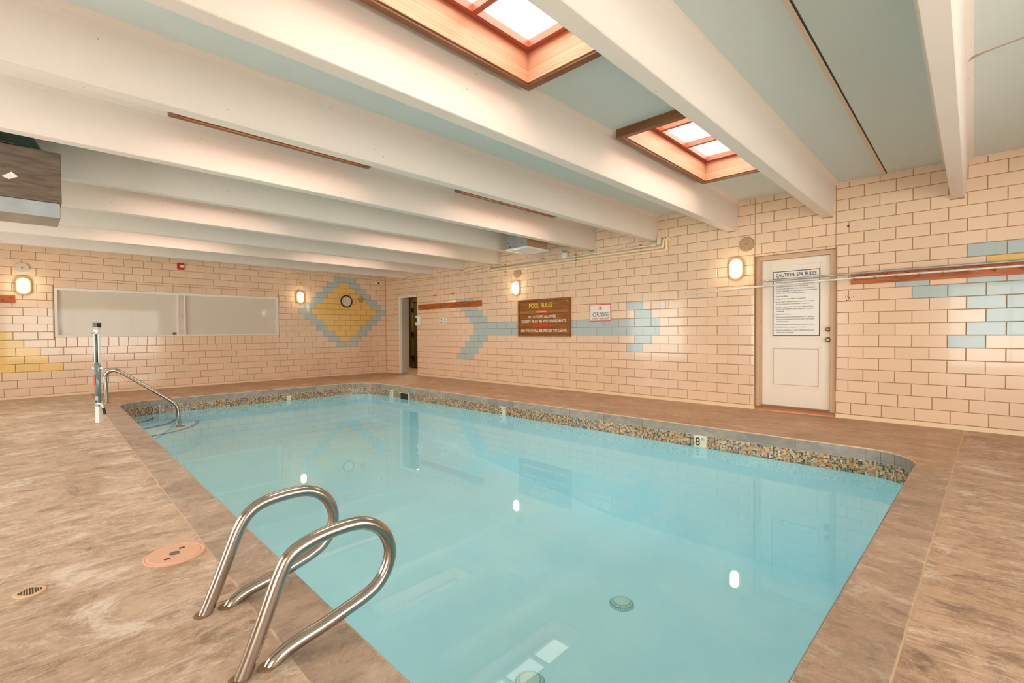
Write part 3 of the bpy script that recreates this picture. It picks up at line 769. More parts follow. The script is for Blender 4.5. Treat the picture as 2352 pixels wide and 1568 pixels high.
hd = struct('door_3', (lambda bm: (box(bm, -.60, .25, 1.30, 1.335, .02, 1.96, bev=.004), bm)[1])(B()), OLIVED)
bm = B(); box(bm, -.73, -.63, 1.27, 1.345, 0, 2.05); box(bm, -.63, .35, 1.27, 1.345, 1.98, 2.08); box(bm, .27, .35, 1.27, 1.345, 0, 1.98); obj('casing', bm, OLIVE, hd)
for z in (.32, 1.03, 1.75):
    bm = B(); box(bm, -.665, -.58, 1.255, 1.30, z-.055, z+.055); obj('hinge', bm, BLACK, hd)
for (x0, x1, z0, z1) in ((-.46, -.2, 1.6, 1.86), (-.08, .16, 1.6, 1.86), (-.46, -.2, .85, 1.5), (-.08, .16, .85, 1.5), (-.46, -.2, .2, .74), (-.08, .16, .2, .74)):
    bm = B(); box(bm, x0, x1, 1.292, 1.302, z0, z1, bev=.006); obj('panel', bm, OLIVED, hd)

# ------------------------------------------------------------------ spa door
a0, a1, z1 = D_RIGHT[0], D_RIGHT[1], D_RIGHT[3]
bm = B(); box(bm, a0, a0+.045, .045, .19, 0, z1); box(bm, a1-.055, a1, .045, .19, 0, z1); box(bm, a0+.045, a1-.055, .045, .19, z1-.055, z1)
box(bm, a0+.045, a0+.062, .07, .19, 0, z1-.055); box(bm, a1-.068, a1-.055, .07, .19, 0, z1-.055)
door = struct('door_2', bm, FRAMEP)
bm = B(); box(bm, a0+.062, a1-.068, .10, .145, .062, 1.995, bev=.003); leaf = obj('leaf', bm, DOORW, door, label='white painted door leaf')
bm = B(); box(bm, a0, a1, .192, .21, -.02, z1+.02); obj('door_light_stop', bm, DARK, door)  # unseen sheet added to stop sky light leaking in under the leaf
bm = B(); box(bm, a0, a1, .03, .19, -.01, .045); box(bm, a0+.06, a1-.07, .06, .12, .045, .066); obj('threshold', bm, mat('threshold_metal', (150, 104, 70), .35, metal=.5), door)
def frame_ring(x0, x1, z0, z1_, t, y0, y1, m, name, parent):
    bm = B(); box(bm, x0, x1, y0, y1, z0, z0+t, bev=.003); box(bm, x0, x1, y0, y1, z1_-t, z1_, bev=.003); box(bm, x0, x0+t, y0, y1, z0+t, z1_-t, bev=.003); box(bm, x1-t, x1, y0, y1, z0+t, z1_-t, bev=.003)
    return obj(name, bm, m, parent)
frame_ring(9.525, 10.095, .315, .855, .022, .092, .101, DOORW, 'panel_moulding', leaf)
frame_ring(9.55, 10.07, .345, .825, .008, .095, .101, mat('door_groove', (206, 186, 166), .5), 'panel_groove', leaf)
frame_ring(9.515, 10.105, .955, 1.925, .018, .093, .101, DOORW, 'panel_moulding', leaf)
for z, r0 in ((1.072, .026), (.942, .031)):
    bm = B(); lathe(bm, [(r0+.004, 0), (r0+.004, .006), (r0*.5, .01), (r0*.45, .02), (r0*.85, .03), (r0*.95, .042), (r0*.6, .052), (0.002, .054)], 24)
    o = obj('door_knob' if z < 1 else 'deadbolt', bm, mat('brass', (190, 150, 100), .2, metal=1), leaf, smooth=True); o.matrix_world = wall_m('R', 10.172, z, -.10)

def plate(name, side, u, z, w_, h_, out, th, m, lab, cat, bev=.003, group=None):
    t = thing(name, lab, cat, group=group, mw=wall_m(side, u, z, out))
    bm = B(); box(bm, -w_/2, w_/2, -h_/2, h_/2, 0, th, bev=bev)
    return t, obj('board', bm, m, t)
# spa rules sign on the door
sw, sh = 10.083-9.545, 1.838-.99
spa, bd = plate('spa_rules_sign', 'R', (9.545+10.083)/2, (1.838+.99)/2, sw, sh, -.098, .004, SIGNW, 'white printed CAUTION: SPA RULES sign on the white door', 'sign', .001)
def ring(u0, u1, v0, v1, t, w0, w1, m, parent, name='border'):
    bm = B(); box(bm, u0, u1, v0, v0+t, w0, w1); box(bm, u0, u1, v1-t, v1, w0, w1); box(bm, u0, u0+t, v0+t, v1-t, w0, w1); box(bm, u1-t, u1, v0+t, v1-t, w0, w1)
    return obj(name, bm, m, parent)
ring(-sw/2, sw/2, -sh/2, sh/2, .009, .0035, .005, INK, spa)
bm = B(); box(bm, -sw/2, sw/2, sh/2-.098, sh/2-.094, .0035, .005); obj('rule_line', bm, INK, spa)
lettering('CAUTION: SPA RULES', 0, sh/2-.052, sw*.86, .05, .0055, INK, spa, bold=.015)
LN = [(0, '1. Elderly persons, pregnant women, infants, and those suffering'), (0, '    from heart disease, diabetes, or high or low blood pressure'), (0, '    should not enter the spa/hot tub without prior medical'), (0, '    consultation and permission from their doctor.'),
      (0, '2. Do not use the spa/hot tub while under the influence of'), (0, '    alcohol, tranquilizers, or other drugs that cause drowsiness'), (0, '    or that raise or lower the blood pressure.'),
      (1, '3. Do not use alone.'), (1, '4. Unsupervised use by children is prohibited.'), (1, '5. Persons using the spa/hot tub must shower before entering.'), (0, '    No oils, body lotion, and minerals in the water.'),
      (1, '6. All person using spa/hot tub do so at their own risk.'), (0, '    Owners and management are not responsible for accidents'), (0, '    or injuries.'), (1, '7. Enter and exit slowly.'),
      (1, '8. Observe reasonable time limits (that is, 10-15 minutes),'), (0, '    then leave the water and cool down before returning for'), (0, '    another brief stay.'), (1, '9. Long exposure may result in nausea, dizziness, or fainting.'),
      (1, '10. Keep all breakable objects out of the area.'), (1, '11. Emergency telephone (or other notification device) is'), (0, '     located  next to restrooms')]
v = sh/2-.118; step = (sh-.135)/(len(LN)+.35*sum(l[0] for l in LN))
for g, tx in LN:
    v -= step*.35*g; s_ = tx.strip(); ind = .042 if not s_[0].isdigit() else .018
    wd = (sw-.075)*min(1, len(s_)/58.0)
    lettering(s_, -sw/2+ind, v, wd, step*.62, .0055, INK, spa, align='L', bold=.01); v -= step

# pool rules sign
u0, u1, v0, v1 = 4.99, 6.268, .98, 1.688; uc, vc = (u0+u1)/2, (v0+v1)/2; sw, sh = u1-u0, v1-v0
t = thing('pool_rules_sign', 'framed brown wooden POOL RULES board on tiled wall', 'sign', mw=wall_m('R', uc, vc, 0))
bm = B(); box(bm, -sw/2+.02, sw/2-.02, -sh/2+.02, sh/2-.02, .004, .022); obj('backing_board', bm, SIGNWOOD, t)
pv = [sh/2-.035, sh/2-.21, sh/2-.275, sh/2-.545, -sh/2+.035]
for i, (a, b) in enumerate(zip(pv, pv[1:])):
    bm = B(); box(bm, -sw/2+.035, sw/2-.035, b+.004, a-.004, .02, .03 if i != 1 else .034, bev=.002)
    obj('plank', bm, SIGNWOOD if i != 1 else mat('sign_strip', (190, 116, 44), .4, noise=((5, 60, 60), (160, 88, 30), .8)), t)
bm = B(); tk = .035
box(bm, -sw/2, sw/2, sh/2-tk, sh/2, .0, .045, bev=.003); box(bm, -sw/2, sw/2, -sh/2, -sh/2+tk, 0, .045, bev=.003); box(bm, -sw/2, -sw/2+tk, -sh/2+tk, sh/2-tk, 0, .045, bev=.003); box(bm, sw/2-tk, sw/2, -sh/2+tk, sh/2-tk, 0, .045, bev=.003)
obj('frame', bm, SIGNWOOD, t)
YLW = mat('yellow_letters', (238, 208, 24), .5); WL = mat('white_letters', (240, 224, 206), .5); RL = mat('red_letters', (240, 40, 16), .5)
lettering('POOL RULES', -.06, sh/2-.118, .58, .088, .0315, YLW, t, bold=.02)
lettering('NO CUTOFFS ALLOWED', -.02, sh/2-.335, .69, .052, .0315, WL, t, bold=.025)
lettering('GUESTS MUST BE WITH RESIDENTS', 0, sh/2-.42, 1.10, .052, .0315, WL, t, bold=.025)
lettering('NO EXCEPTIONS', -.03, sh/2-.50, .50, .046, .0315, RL, t, bold=.04)
lettering('OR YOU WILL BE ASKED TO LEAVE', 0, sh/2-.60, 1.13, .052, .0315, WL, t, bold=.025)
bm = B(); box(bm, -.16, .10, sh/2-.262, sh/2-.222, .034, .036); tp = obj('label_strip', bm, mat('label_orange', (238, 120, 78), .5), t, label='small orange label strip')
lettering('NO SMOKING', -.03, sh/2-.242, .2, .02, .0365, WL, t)
for su in (-sw/2+.055, sw/2-.06):
    bm = B(); lathe(bm, [(.014, 0), (.013, .008), (.006, .012), (.001, .0125)], 16); o = obj('screw_head', bm, CHROME, t, smooth=True); o.matrix_parent_inverse.identity(); o.location = (su, sh/2-.062, .03)

# no running sign
u0, u1, v0, v1 = 6.679, 7.108, 1.239, 1.531; sw, sh = u1-u0, v1-v0
t, bd = plate('no_running_sign', 'R', (u0+u1)/2, (v0+v1)/2, sw, sh, .001, .004, SIGNW, 'white NO RUNNING sign with red border beside the pool rules board', 'sign')
ring(-sw/2, sw/2, -sh/2, sh/2, .013, .0035, .006, mat('sign_red', (214, 34, 34), .4), t)
lettering('NO RUNNING', 0, -.03, sw*.8, .078, .005, BLACK, t, bold=.0)
lettering('SLIPPERY WHEN WET', 0, -.104, sw*.8, .045, .005, BLACK, t)
bm = B()
for k in range(28):
    a, b = 2*PI*k/28, 2*PI*(k+1)/28
    bm.faces.new([bm.verts.new((r0*math.cos(q), .078+r0*math.sin(q), .005)) for r0, q in ((.033, a), (.037, a), (.037, b), (.033, b))])
q = .0025; bm.faces.new([bm.verts.new(p) for p in ((-.026-q, .104-q, .0056), (-.026+q, .104+q, .0056), (.026+q, .052+q, .0056), (.026-q, .052-q, .0056))])
obj('prohibition_ring', bm, MATS['sign_red'], t)
bm = B(); tube(bm, [(-.001, .09, .005), (.0, .07, .005)], .004, 6); tube(bm, [(0, .072, .005), (-.01, .064, .005), (-.016, .066, .005)], .0025, 6); tube(bm, [(0, .072, .005), (.008, .062, .005), (.006, .052, .005)], .0025, 6); tube(bm, [(-.012, .082, .005), (0, .088, .005), (.011, .081, .005)], .0022, 6); lathe_v = bmesh.ops.create_uvsphere(bm, u_segments=8, v_segments=6, radius=.005); [setattr(v, 'co', v.co+Vector((.002, .098, .005))) for v in lathe_v['verts']]
obj('running_figure', bm, BLACK, t)
# small notice near the corner door
t, bd = plate('small_notice', 'R', 2.565, 1.343, .265, .133, .001, .004, SIGNW, 'small white printed notice below the peg rail near the dark doorway', 'sign')
for k, s_ in enumerate(('NO', 'GLASSWARE', 'IN', 'POOL AREA')):
    lettering(s_, .04, .04-k*.027, [.04, .14, .03, .14][k], .017, .005, BLACK, t, bold=.02)
for yy in (.03, -.035):
    bm = B(); box(bm, -.095, -.07, yy-.012, yy+.008, .0042, .006); tube(bm, [(-.09, yy+.01, .005), (-.08, yy+.022, .005)], .004, 6); tube(bm, [(-.075, yy-.012, .005), (-.06, yy-.022, .005)], .003, 6); obj('pictogram', bm, BLACK, t)

RUST = mat('rust_spot', (92, 42, 20), .8)
for (u, z, r0) in ((10.384, 2.3, .012), (10.363, 1.456, .005), (10.384, 1.465, .004), (10.402, 1.449, .006), (10.44, 1.457, .004), (10.41, 1.412, .005), (10.376, 1.414, .006), (10.35, 1.50, .004)):
    bm = B(); lathe(bm, [(r0, 0), (r0*.8, .002), (.0005, .003)], 10, sy=1.4); o = obj('rust_spot', bm, RUST, wall_right, label='dark rust spot on the glaze'); o.matrix_world = wall_m('R', u, z, 0)
# peg rails
def rail(side, ua, ub, z0, z1, lab, ups, downs, zu, zd, grp, plen=.085):
    t = thing('peg_rail', lab, 'peg rail', group=grp, mw=wall_m(side, ua, z0, 0))
    bm = B(); box(bm, 0, ub-ua, 0, z1-z0, .0, .022, bev=.002); obj('board', bm, WOOD, t)
    bm = B(); cyl(bm, (0, 0, .018), (0, .016, .018+plen), .0085, 10); me0 = None
    for z, us in ((zu, ups), (zd, downs)):
        for u in us:
            if me0 is None: o = obj('peg', bm, PEG, t, smooth=False); me0 = o.data
            else: o = bpy.data.objects.new('peg', me0); link(o, t)
            o.location = (u-ua, z-z0, 0)
    return t
rail('R', 1.553, 3.89, 1.627, 1.757, 'long stained wooden peg rail beside the dark corner doorway', [1.66+.197*k for k in range(12)], [1.74+.197*k for k in range(11)], 1.712, 1.668, 'wooden peg rails on the tiled walls')
rail('R', 10.417, 12.95, 1.60, 1.742, 'stained wooden peg rail holding two metal poles right of the spa door', [10.554+.193*k for k in range(12)], [10.459+.193*k for k in range(13)], 1.697, 1.648, 'wooden peg rails on the tiled walls')
rail('L', -8.4, -6.962, 1.601, 1.733, 'stained wooden peg rail at the left edge beside a lit wall lamp', [-7.012-.19*k for k in range(7)], [-7.106-.19*k for k in range(7)], 1.688, 1.645, 'wooden peg rails on the tiled walls')
# poles
bm = B(); tube(bm, smooth_path([(8.415, -.075, 1.600), (9.5, -.068, 1.648), (10.46, -.062, 1.674), (11.8, -.062, 1.678), (13.3, -.062, 1.682)]), .0135, 14)
tag(obj('pool_pole', bm, mat('white_pole', (232, 224, 214), .3, metal=.3), smooth=True), 'long white pole on the lower pegs, reaching furthest left', 'pole', 'poles on the peg rail')
t = thing('pool_pole', 'grey metal pole with hooked tip on the upper pegs', 'pole', (9.5, -.075, 1.705), 'poles on the peg rail')
bm = B(); tube(bm, smooth_path([(0.02, .0, 0.002), (.95, .008, .021), (2.3, .008, .022), (3.8, .008, .026)]), .0135, 14); obj('shaft', bm, mat('grey_pole', (178, 180, 182), .3, metal=.6), t, smooth=True)
bm = B(); cyl(bm, (-.045, 0, 0), (.03, 0, .002), .0085, 10); tube(bm, [(-.03, 0, .0), (-.06, -.002, -.008), (-.075, -.004, -.02)], .005, 8); obj('tip', bm, CHROME, t, label='chrome clip tip')

# wall lamps
LM = mat('lamp_glass', (255, 244, 226), .3, emit=((255, 226, 186), 26.0))
LBASE = mat('lamp_base', (244, 208, 168), .35)
def wall_lamp(side, u, z, lab):
    t = thing('wall_lamp', lab, 'lamp', group='oval wall lamps', mw=wall_m(side, u, z, 0))
    def oval(r0, hh, prof, m, name):
        bm = B(); rings = []; seg = 32
        for (k, h) in prof:
            rg = []
            for i in range(seg):
                a = 2*PI*i/seg; x = r0*math.cos(a); y = r0*math.sin(a)+(hh if math.sin(a) > 0 else -hh)
                rg.append(bm.verts.new((x*k, y*k, h)))
            rings.append(rg)
        for p, q in zip(rings, rings[1:]):
            for i in range(seg): bm.faces.new((p[i], p[(i+1) % seg], q[(i+1) % seg], q[i]))
        bm.faces.new(rings[-1]); bm.faces.new(rings[0][::-1])
        return obj(name, bm, m, t, smooth=True)
    oval(.098, .055, [(1, 0), (1, .02), (.97, .03), (.6, .034)], LBASE, 'base_plate')
    oval(.052, .055, [(1, .03), (1.02, .06), (.95, .085), (.7, .1), (.3, .105)], LM, 'glass_globe')
wall_lamp('R', 9.112, 1.915, 'lit oval wall lamp left of the white spa door')
wall_lamp('R', 4.926, 1.94, 'lit oval wall lamp above the pool rules board')
wall_lamp('L', -2.285, 1.925, 'lit oval wall lamp between window and yellow diamond')
wall_lamp('L', -6.862, 1.899, 'lit oval wall lamp left of the long window')
# fibre disks
def disk(side, u, z, r0, lab, m=DISK, th=.012):
    t = thing('round_cover', lab, 'cover plate', group='round cover plates', mw=wall_m(side, u, z, 0))
    bm = B(); lathe(bm, [(r0, 0), (r0, th), (r0-.006, th+.004), (.001, th+.004)], 36); obj('plate', bm, m, t)
    bm = B(); lathe(bm, [(.011, th+.003), (.009, th+.006), (.001, th+.007)], 12); obj('screw', bm, mat('screw_dark', (110, 84, 60), .5), t)
disk('R', 9.246, 2.234, .098, 'speckled round cover above the lamp by the spa door')
disk('R', 4.952, 2.238, .098, 'speckled round cover above the lamp over the rules board')
DISKP = mat('painted_plate', (232, 196, 156), .5)
disk('L', -2.274, 2.26, .092, 'peach painted round cover above the lamp beside the window', DISKP, .02)
disk('L', -.726, 1.94, .085, 'round tan cover on the yellow diamond right of the clock', mat('tan_plate', (190, 146, 84), .6))
disk('L', -6.873, 2.20, .088, 'pale round cover above the leftmost wall lamp', mat('pale_plate', (214, 200, 184), .5, metal=.2), .02)

# clock
t = thing('wall_clock', 'round black rimmed wall clock on the yellow diamond', 'clock', mw=wall_m('L', -1.134, 1.874, 0))
bm = B(); lathe(bm, [(.152, 0), (.158, .02), (.154, .038), (.142, .042), (.128, .034), (.126, .02)], 48); obj('rim', bm, mat('clock_rim', (34, 14, 10), .25), t, smooth=True)
bm = B(); lathe(bm, [(.130, .02), (.130, .024), (.001, .0242)], 48); obj('face', bm, mat('clock_face', (226, 212, 190), .5), t)
for k in range(1, 13):
    a = PI/2-2*PI*k/12
    if k in (5, 6, 7): continue
    lettering(str(k), .103*math.cos(a), .103*math.sin(a), None, .02, .0255, BLACK, t, name='numeral', bold=.02)
bm = B(); tube(bm, [(0, 0, .027), (-.035, .045, .027)], .0035, 6); tube(bm, [(.01, -.013, .029), (-.045, .06, .029)], .0022, 6); obj('hands', bm, BLACK, t)
bm = B()
for k in range(24):
    a, b = 2*PI*k/24, 2*PI*(k+1)/24; bm.faces.new([bm.verts.new((r0*math.cos(q), -.065+r0*math.sin(q), .0255)) for r0, q in ((.034, a), (.037, a), (.037, b), (.034, b))])
tube(bm, [(0, -.065, .026), (.012, -.05, .026)], .002, 6); obj('thermometer_dial', bm, mat('dial_brown', (120, 90, 60), .5), t)

# fire alarm
t = thing('fire_alarm', 'small red fire alarm strobe high above the window', 'alarm', mw=wall_m('L', -4.648, 2.428, 0))
bm = B(); box(bm, -.06, .06, -.068, .068, 0, .045, bev=.015); obj('housing', bm, RED, t)
bm = B(); box(bm, -.012, .045, -.022, .022, .043, .062, bev=.006); obj('strobe_lens', bm, SIGNW, t, label='white strobe lens')
# dome camera
t = thing('security_camera', 'small white security camera high in the corner', 'camera', mw=wall_m('L', -.292, 2.397, 0))
bm = B(); lathe(bm, [(.035, 0), (.034, .012), (.02, .016), (.012, .05)], 20); obj('mount', bm, WHITE, t, smooth=True)
bm = B(); r = bmesh.ops.create_uvsphere(bm, u_segments=20, v_segments=12, radius=.042); [setattr(v, 'co', v.co+Vector((0, 0, .07))) for v in r['verts']]; obj('ball_housing', bm, WHITE, t, smooth=True)
bm = B(); cyl(bm, (.012, -.006, .09), (.022, -.014, .118), .024, 16); obj('lens', bm, BLACK, t)
# dispenser
t = thing('soap_dispenser', 'white wall dispenser with dark oval window beside the dark doorway', 'dispenser', mw=wall_m('R', 1.60, 1.358, 0))
bm = B(); box(bm, -.07, .07, -.12, .12, 0, .10, bev=.018); obj('housing', bm, WHITE, t)
bm = B(); lathe(bm, [(.03, 0), (.03, .004), (.001, .005)], 20, sy=2.2); o = obj('level_window', bm, BLACK, t); o.location = (-.028, .02, .0995)
# hooks
for i, (u, lab) in enumerate(((2.255, 'small metal wall hook above the peg rail, left one'), (2.93, 'small metal wall hook above the peg rail, right one'))):
    t = thing('wall_hook', lab, 'hook', group='metal wall hooks', mw=wall_m('R', u, 1.955, 0))
    bm = B(); lathe(bm, [(.03, 0), (.028, .008), (.012, .012), (.001, .013)], 16); obj('rosette', bm, CHROME, t, smooth=True)
    bm = B(); tube(bm, smooth_path([(0, 0, .01), (-.02, -.005, .05), (-.03, .004, .075)]), .006, 8); obj('prong', bm, mat('hook_dark', (120, 110, 100), .3, metal=1), t)
# white box on the wall
t, bd = plate('white_switch_plate', 'R', 8.037, 1.463, .078, .116, 0, .03, SIGNW, 'small blank white box on the tiles right of the no running sign', 'box', .006)
bm = B(); box(bm, -.03, .03, -.05, .05, .028, .033, bev=.002); obj('cover', bm, SIGNW, t)

# conduits
def conduit(pts, r0, m, lab):
    bm = B(); tube(bm, smooth_path(pts, 3) if len(pts) > 2 else pts, r0, 10); return tag(obj('conduit', bm, m, smooth=True), lab, 'pipe', 'conduits along the wall under the beams')
y = -.052
conduit([(4.17, y, 2.455), (4.17, y, 2.35), (4.175, y, 2.317), (4.21, y, 2.315), (4.6, y, 2.312), (7.6, y, 2.296), (8.08, y, 2.293), (8.112, y, 2.296), (8.115, y, 2.33), (8.115, y, 2.43), (8.12, y, 2.462), (8.15, y, 2.468), (8.165, y, 2.44), (8.14, -.018, 2.43)], .0165, PIPE, 'lowest cream painted conduit with upturned ends under the beams')
conduit([(4.21, y, 2.455), (4.21, y, 2.39), (4.215, y, 2.36), (4.25, y, 2.357), (4.6, y, 2.356), (7.6, y, 2.347), (7.99, y, 2.340), (8.055, y, 2.345), (8.065, y, 2.38), (8.065, y, 2.43), (8.07, y, 2.46), (8.095, y, 2.466), (8.1, -.018, 2.45)], .0165, PIPE, 'middle cream painted conduit under the beams')
conduit([(4.25, y, 2.402), (7.955, y, 2.393)], .014, PIPEW, 'uppermost thin grey conduit under the beams')
for u in (4.62, 6.385, 7.66):
    t = thing('pipe_strap', {4.62: 'rusty bracket at the left end of the three conduits', 6.385: 'rusty bracket halfway along the three conduits', 7.66: 'rusty bracket near the right end of the conduits'}[u], 'bracket', group='brackets holding the conduits', mw=wall_m('R', u, 2.355, 0))
    bm = B(); box(bm, -.014, .014, -.075, .09, .002, .034, bev=.002); obj('channel', bm, mat('rusty_cream', (196, 140, 70), .6, noise=((40, 40, 40), (130, 70, 20), .8)), t)
    for dz in (-.052, 0, .046):
        bm = B(); tube(bm, [(0, dz-.018, .016), (0, dz-.02, .068), (0, dz+.02, .068), (0, dz+.018, .016)], .006, 6); obj('clip', bm, PIPE, t)
t = thing('junction_box', 'small white junction box with grey sensor on the conduits', 'junction box', mw=wall_m('R', 6.17, 2.44, 0))
bm = B(); box(bm, -.055, .055, -.06, .045, .005, .085, bev=.012); obj('box_body', bm, SIGNW, t)
bm = B(); cyl(bm, (-.005, .045, .045), (-.005, .09, .045), .026, 16); obj('sensor', bm, GALV, t)
bm = B(); lathe(bm, [(.02, 0), (.019, .012), (.001, .014)], 14); o = obj('knob', bm, CERAMIC, t); o.location = (.0, -.01, .085)
t, bd = plate('conduit_end_box', 'R', 7.99, 2.447, .062, .118, .002, .05, mat('box_beige', (232, 212, 186), .4), 'small beige box at the right end of the conduits', 'junction box', .004)
for dz in (.045, -.045):
    bm = B(); lathe(bm, [(.004, 0), (.001, .002)], 8); o = obj('screw', bm, DARK, t); o.location = (0, dz, .05)
bm = B(); tube(bm, smooth_path([(.03, -.012, 2.452), (.5, -.012, 2.446), (1.2, -.012, 2.418), (2.1, -.012, 2.392), (3.0, -.012, 2.385), (3.5, -.012, 2.40), (4.17, -.012, 2.455)]), .004, 6)
tag(obj('wall_cable', bm, mat('cable', (170, 130, 70), .6)), 'thin sagging cable running along the wall to the corner', 'cable')

# ------------------------------------------------------------------ ceiling ducts
t = thing('air_vent_box', 'grey sheet metal vent box with white grille near the sign wall', 'vent', (6.2, -1.08, 2.40))
bm = B(); box(bm, -.21, .215, -.25, .24, .012, .43); obj('housing', bm, GALV, t)
bm = B(); box(bm, .215, .221, -.25, .24, .012, .30); obj('side_panel', bm, mat('vent_brown', (172, 134, 100), .6), t, label='tan end panel')
bm = B(); 
for q in ((-.235, .235, -.27, -.235), (-.235, .235, .225, .26), (-.235, -.20, -.235, .225), (.20, .235, -.235, .225)): box(bm, q[0], q[1], q[2], q[3], -.008, .012)
g = obj('grille_frame', bm, SIGNW, t)
for k in range(6):
    xx = -.16+k*.064; bm = B(); v_ = box(bm, xx-.018, xx+.018, -.235, .225, .0, .004)
    for v in v_: v.co.z += (v.co.x-xx)*.5+.004
    obj('slat', bm, SIGNW, g)
bm = B(); box(bm, -.2, .2, -.235, .225, .013, .016); obj('grille_back', bm, DARK, g)
for (a, c) in ((-.19, .10), (.19, .13), (-.15, .04), (.12, .07)):
    bm = B(); box(bm, a-.012, a+.012, -.254, -.25, c, c+.012); obj('bracket_slot', bm, DARK, t)
for a in (.07, .13):
    bm = B(); box(bm, .221, .224, a, a+.02, .24, .26); obj('rivet', bm, DARK, t)
t = thing('duct_plenum', 'dark weathered duct plenum with metal lower band hanging at upper left', 'duct', (6.0, -7.45, 2.0))
bm = B(); box(bm, -.25, .20, -.75, .81, .12, .52, bev=.006); obj('casing', bm, DUCTB, t)
bm = B(); box(bm, -.245, .195, -.745, .80, .0, .118, bev=.003); obj('lower_band', bm, GALV, t, label='shiny metal lower band')
bm = B(); rings = []
for k in range(9):
    s = k/8; cx = 0; rr = .33-.12*s**.8; z = .52+.312*s
    rings.append([bm.verts.new((-.02+(.2-.02*s)*math.cos(2*PI*i/32), .42+rr*math.sin(2*PI*i/32)-.05*s, z)) for i in range(32)])
for p_, q_ in zip(rings, rings[1:]):
    for i in range(32): bm.faces.new((p_[i], p_[(i+1) % 32], q_[(i+1) % 32], q_[i]))
obj('boot', bm, DUCTD, t, smooth=True)
bm = B()
for s in (.06,):
    tube(bm, [(-.02+.2*math.cos(2*PI*i/32), .42+.335*math.sin(2*PI*i/32), .535) for i in range(33)], .01, 8)
obj('collar', bm, DUCTD, t, smooth=True)
bm = B(); tube(bm, [(.19, .1, .60), (.19, .22, .74), (.19, .26, .81)], .008, 6); obj('wire_tie', bm, GALV, t)
bm = B(); bm.faces.new([bm.verts.new(p) for p in ((.204, .482, .265), (.204, .535, .31), (.204, .57, .28), (.204, .52, .25))]); r = bmesh.ops.extrude_face_region(bm, geom=bm.faces[:]); bmesh.ops.translate(bm, vec=(.004, 0, 0), verts=[g for g in r['geom'] if isinstance(g, bmesh.types.BMVert)])
obj('torn_label', bm, SIGNW, t, label='torn white paper label')

# ------------------------------------------------------------------ grab rails, step rail, lift post
def loopr(c, prof, lab):
    t = thing('grab_rail', lab, 'rail', (*W(c, -6.16), 0), 'grab rails at the pool edge'); t.rotation_euler = (0, 0, A)
    pts = [(0, y_+6.16, z) for y_, z in prof]
    bm = B(); tube(bm, smooth_path(pts, 2), .0235, 20); obj('tube', bm, STEEL, t, smooth=True)
    for yy in (prof[0][0]+6.16, prof[-1][0]+6.16):
        bm = B(); lathe(bm, [(.029, -.002), (.030, .003), (.026, .005), (.024, .006)], 24); o = obj('socket', bm, mat('rust_stain', (128, 96, 68), .7), t); o.location = (0, yy, 0)
PR = [(-6.212, -.02), (-6.185, .04), (-6.146, .135), (-6.112, .222), (-6.09, .278), (-6.062, .33), (-6.025, .362), (-5.985, .377), (-5.93, .384), (-5.865, .386), (-5.81, .38), (-5.76, .355), (-5.722, .315), (-5.70, .26), (-5.70, .21), (-5.718, .16), (-5.752, .12), (-5.80, .096), (-5.87, .075), (-5.95, .054), (-6.02, .042), (-6.075, .028), (-6.11, .008), (-6.13, -.02)]
loopr(9.52, PR, 'stainless looped grab rail further from the camera')
PR2 = [(a+.012*(1 if i > 6 and i < 18 else 0), b-.010*(1 if 5 < i < 14 else 0)) for i, (a, b) in enumerate(PR)]
loopr(9.995, PR2, 'stainless looped grab rail nearest the camera')
t = thing('step_handrail', 'bent steel handrail leading down the corner pool steps', 'handrail', (1.764, -5.981, 0))
pts = [(1.758, -5.991, -.01), (1.756, -5.995, .17), (1.75, -6.005, .36), (1.752, -5.998, .44), (1.775, -5.955, .497), (1.815, -5.89, .515), (1.86, -5.82, .475), (1.894, -5.76, .428), (2.042, -5.51, .222), (2.177, -5.28, .033), (2.225, -5.197, -.04), (2.248, -5.16, -.12), (2.252, -5.154, -.25), (2.262, -5.14, -.40)]
bm = B(); tube(bm, [Vector(p)-Vector((1.764, -5.981, 0)) for p in smooth_path(pts, 2)], .028, 16); obj('tube', bm, STEEL, t, smooth=True)
bm = B(); lathe(bm, [(.05, 0), (.048, .008), (.03, .012)], 20); obj('socket', bm, STEEL, t)
bm = B(); lathe(bm, [(.07, -.004), (.06, .012), (.03, .018)], 20); o = obj('foot_flange', bm, mat('flange', (90, 110, 110), .4, metal=.8), t); o.location = Vector((2.265, -5.135, -.425))-Vector((1.764, -5.981, 0))
# lift post
t = thing('pool_lift_post', 'upright pool lift post with white base and dark cap', 'post', (3.858, -6.255, 0)); t.rotation_euler = (0, 0, YAW)
bm = B(); box(bm, -.026, .026, -.026, .026, 0, .26, bev=.003); obj('base_post', bm, SIGNW, t, label='white square lower post')
bm = B(); cyl(bm, (0, -.006, .24), (0, -.006, .715), .030, 20); cyl(bm, (0, -.006, .715), (0, -.006, .73), .026, 20); obj('lower_tube', bm, mat('grey_blue_tube', (132, 150, 156), .3, metal=.5), t, smooth=True)
bm = B(); cyl(bm, (0.0, -.004, .72), (0, -.004, 1.09), .0115, 14); obj('piston', bm, mat('piston_grey', (90, 88, 84), .3, metal=.6), t, smooth=True)
for sx in (-.024, .024):
    bm = B(); box(bm, sx-.005, sx+.005, -.016, .016, .70, 1.12, bev=.002); obj('side_arm', bm, SIGNW, t, label='white side arm')
bm = B(); box(bm, -.030, .028, -.02, .02, 1.075, 1.155, bev=.004); obj('head_bracket', bm, mat('bracket_white', (226, 220, 212), .4), t)
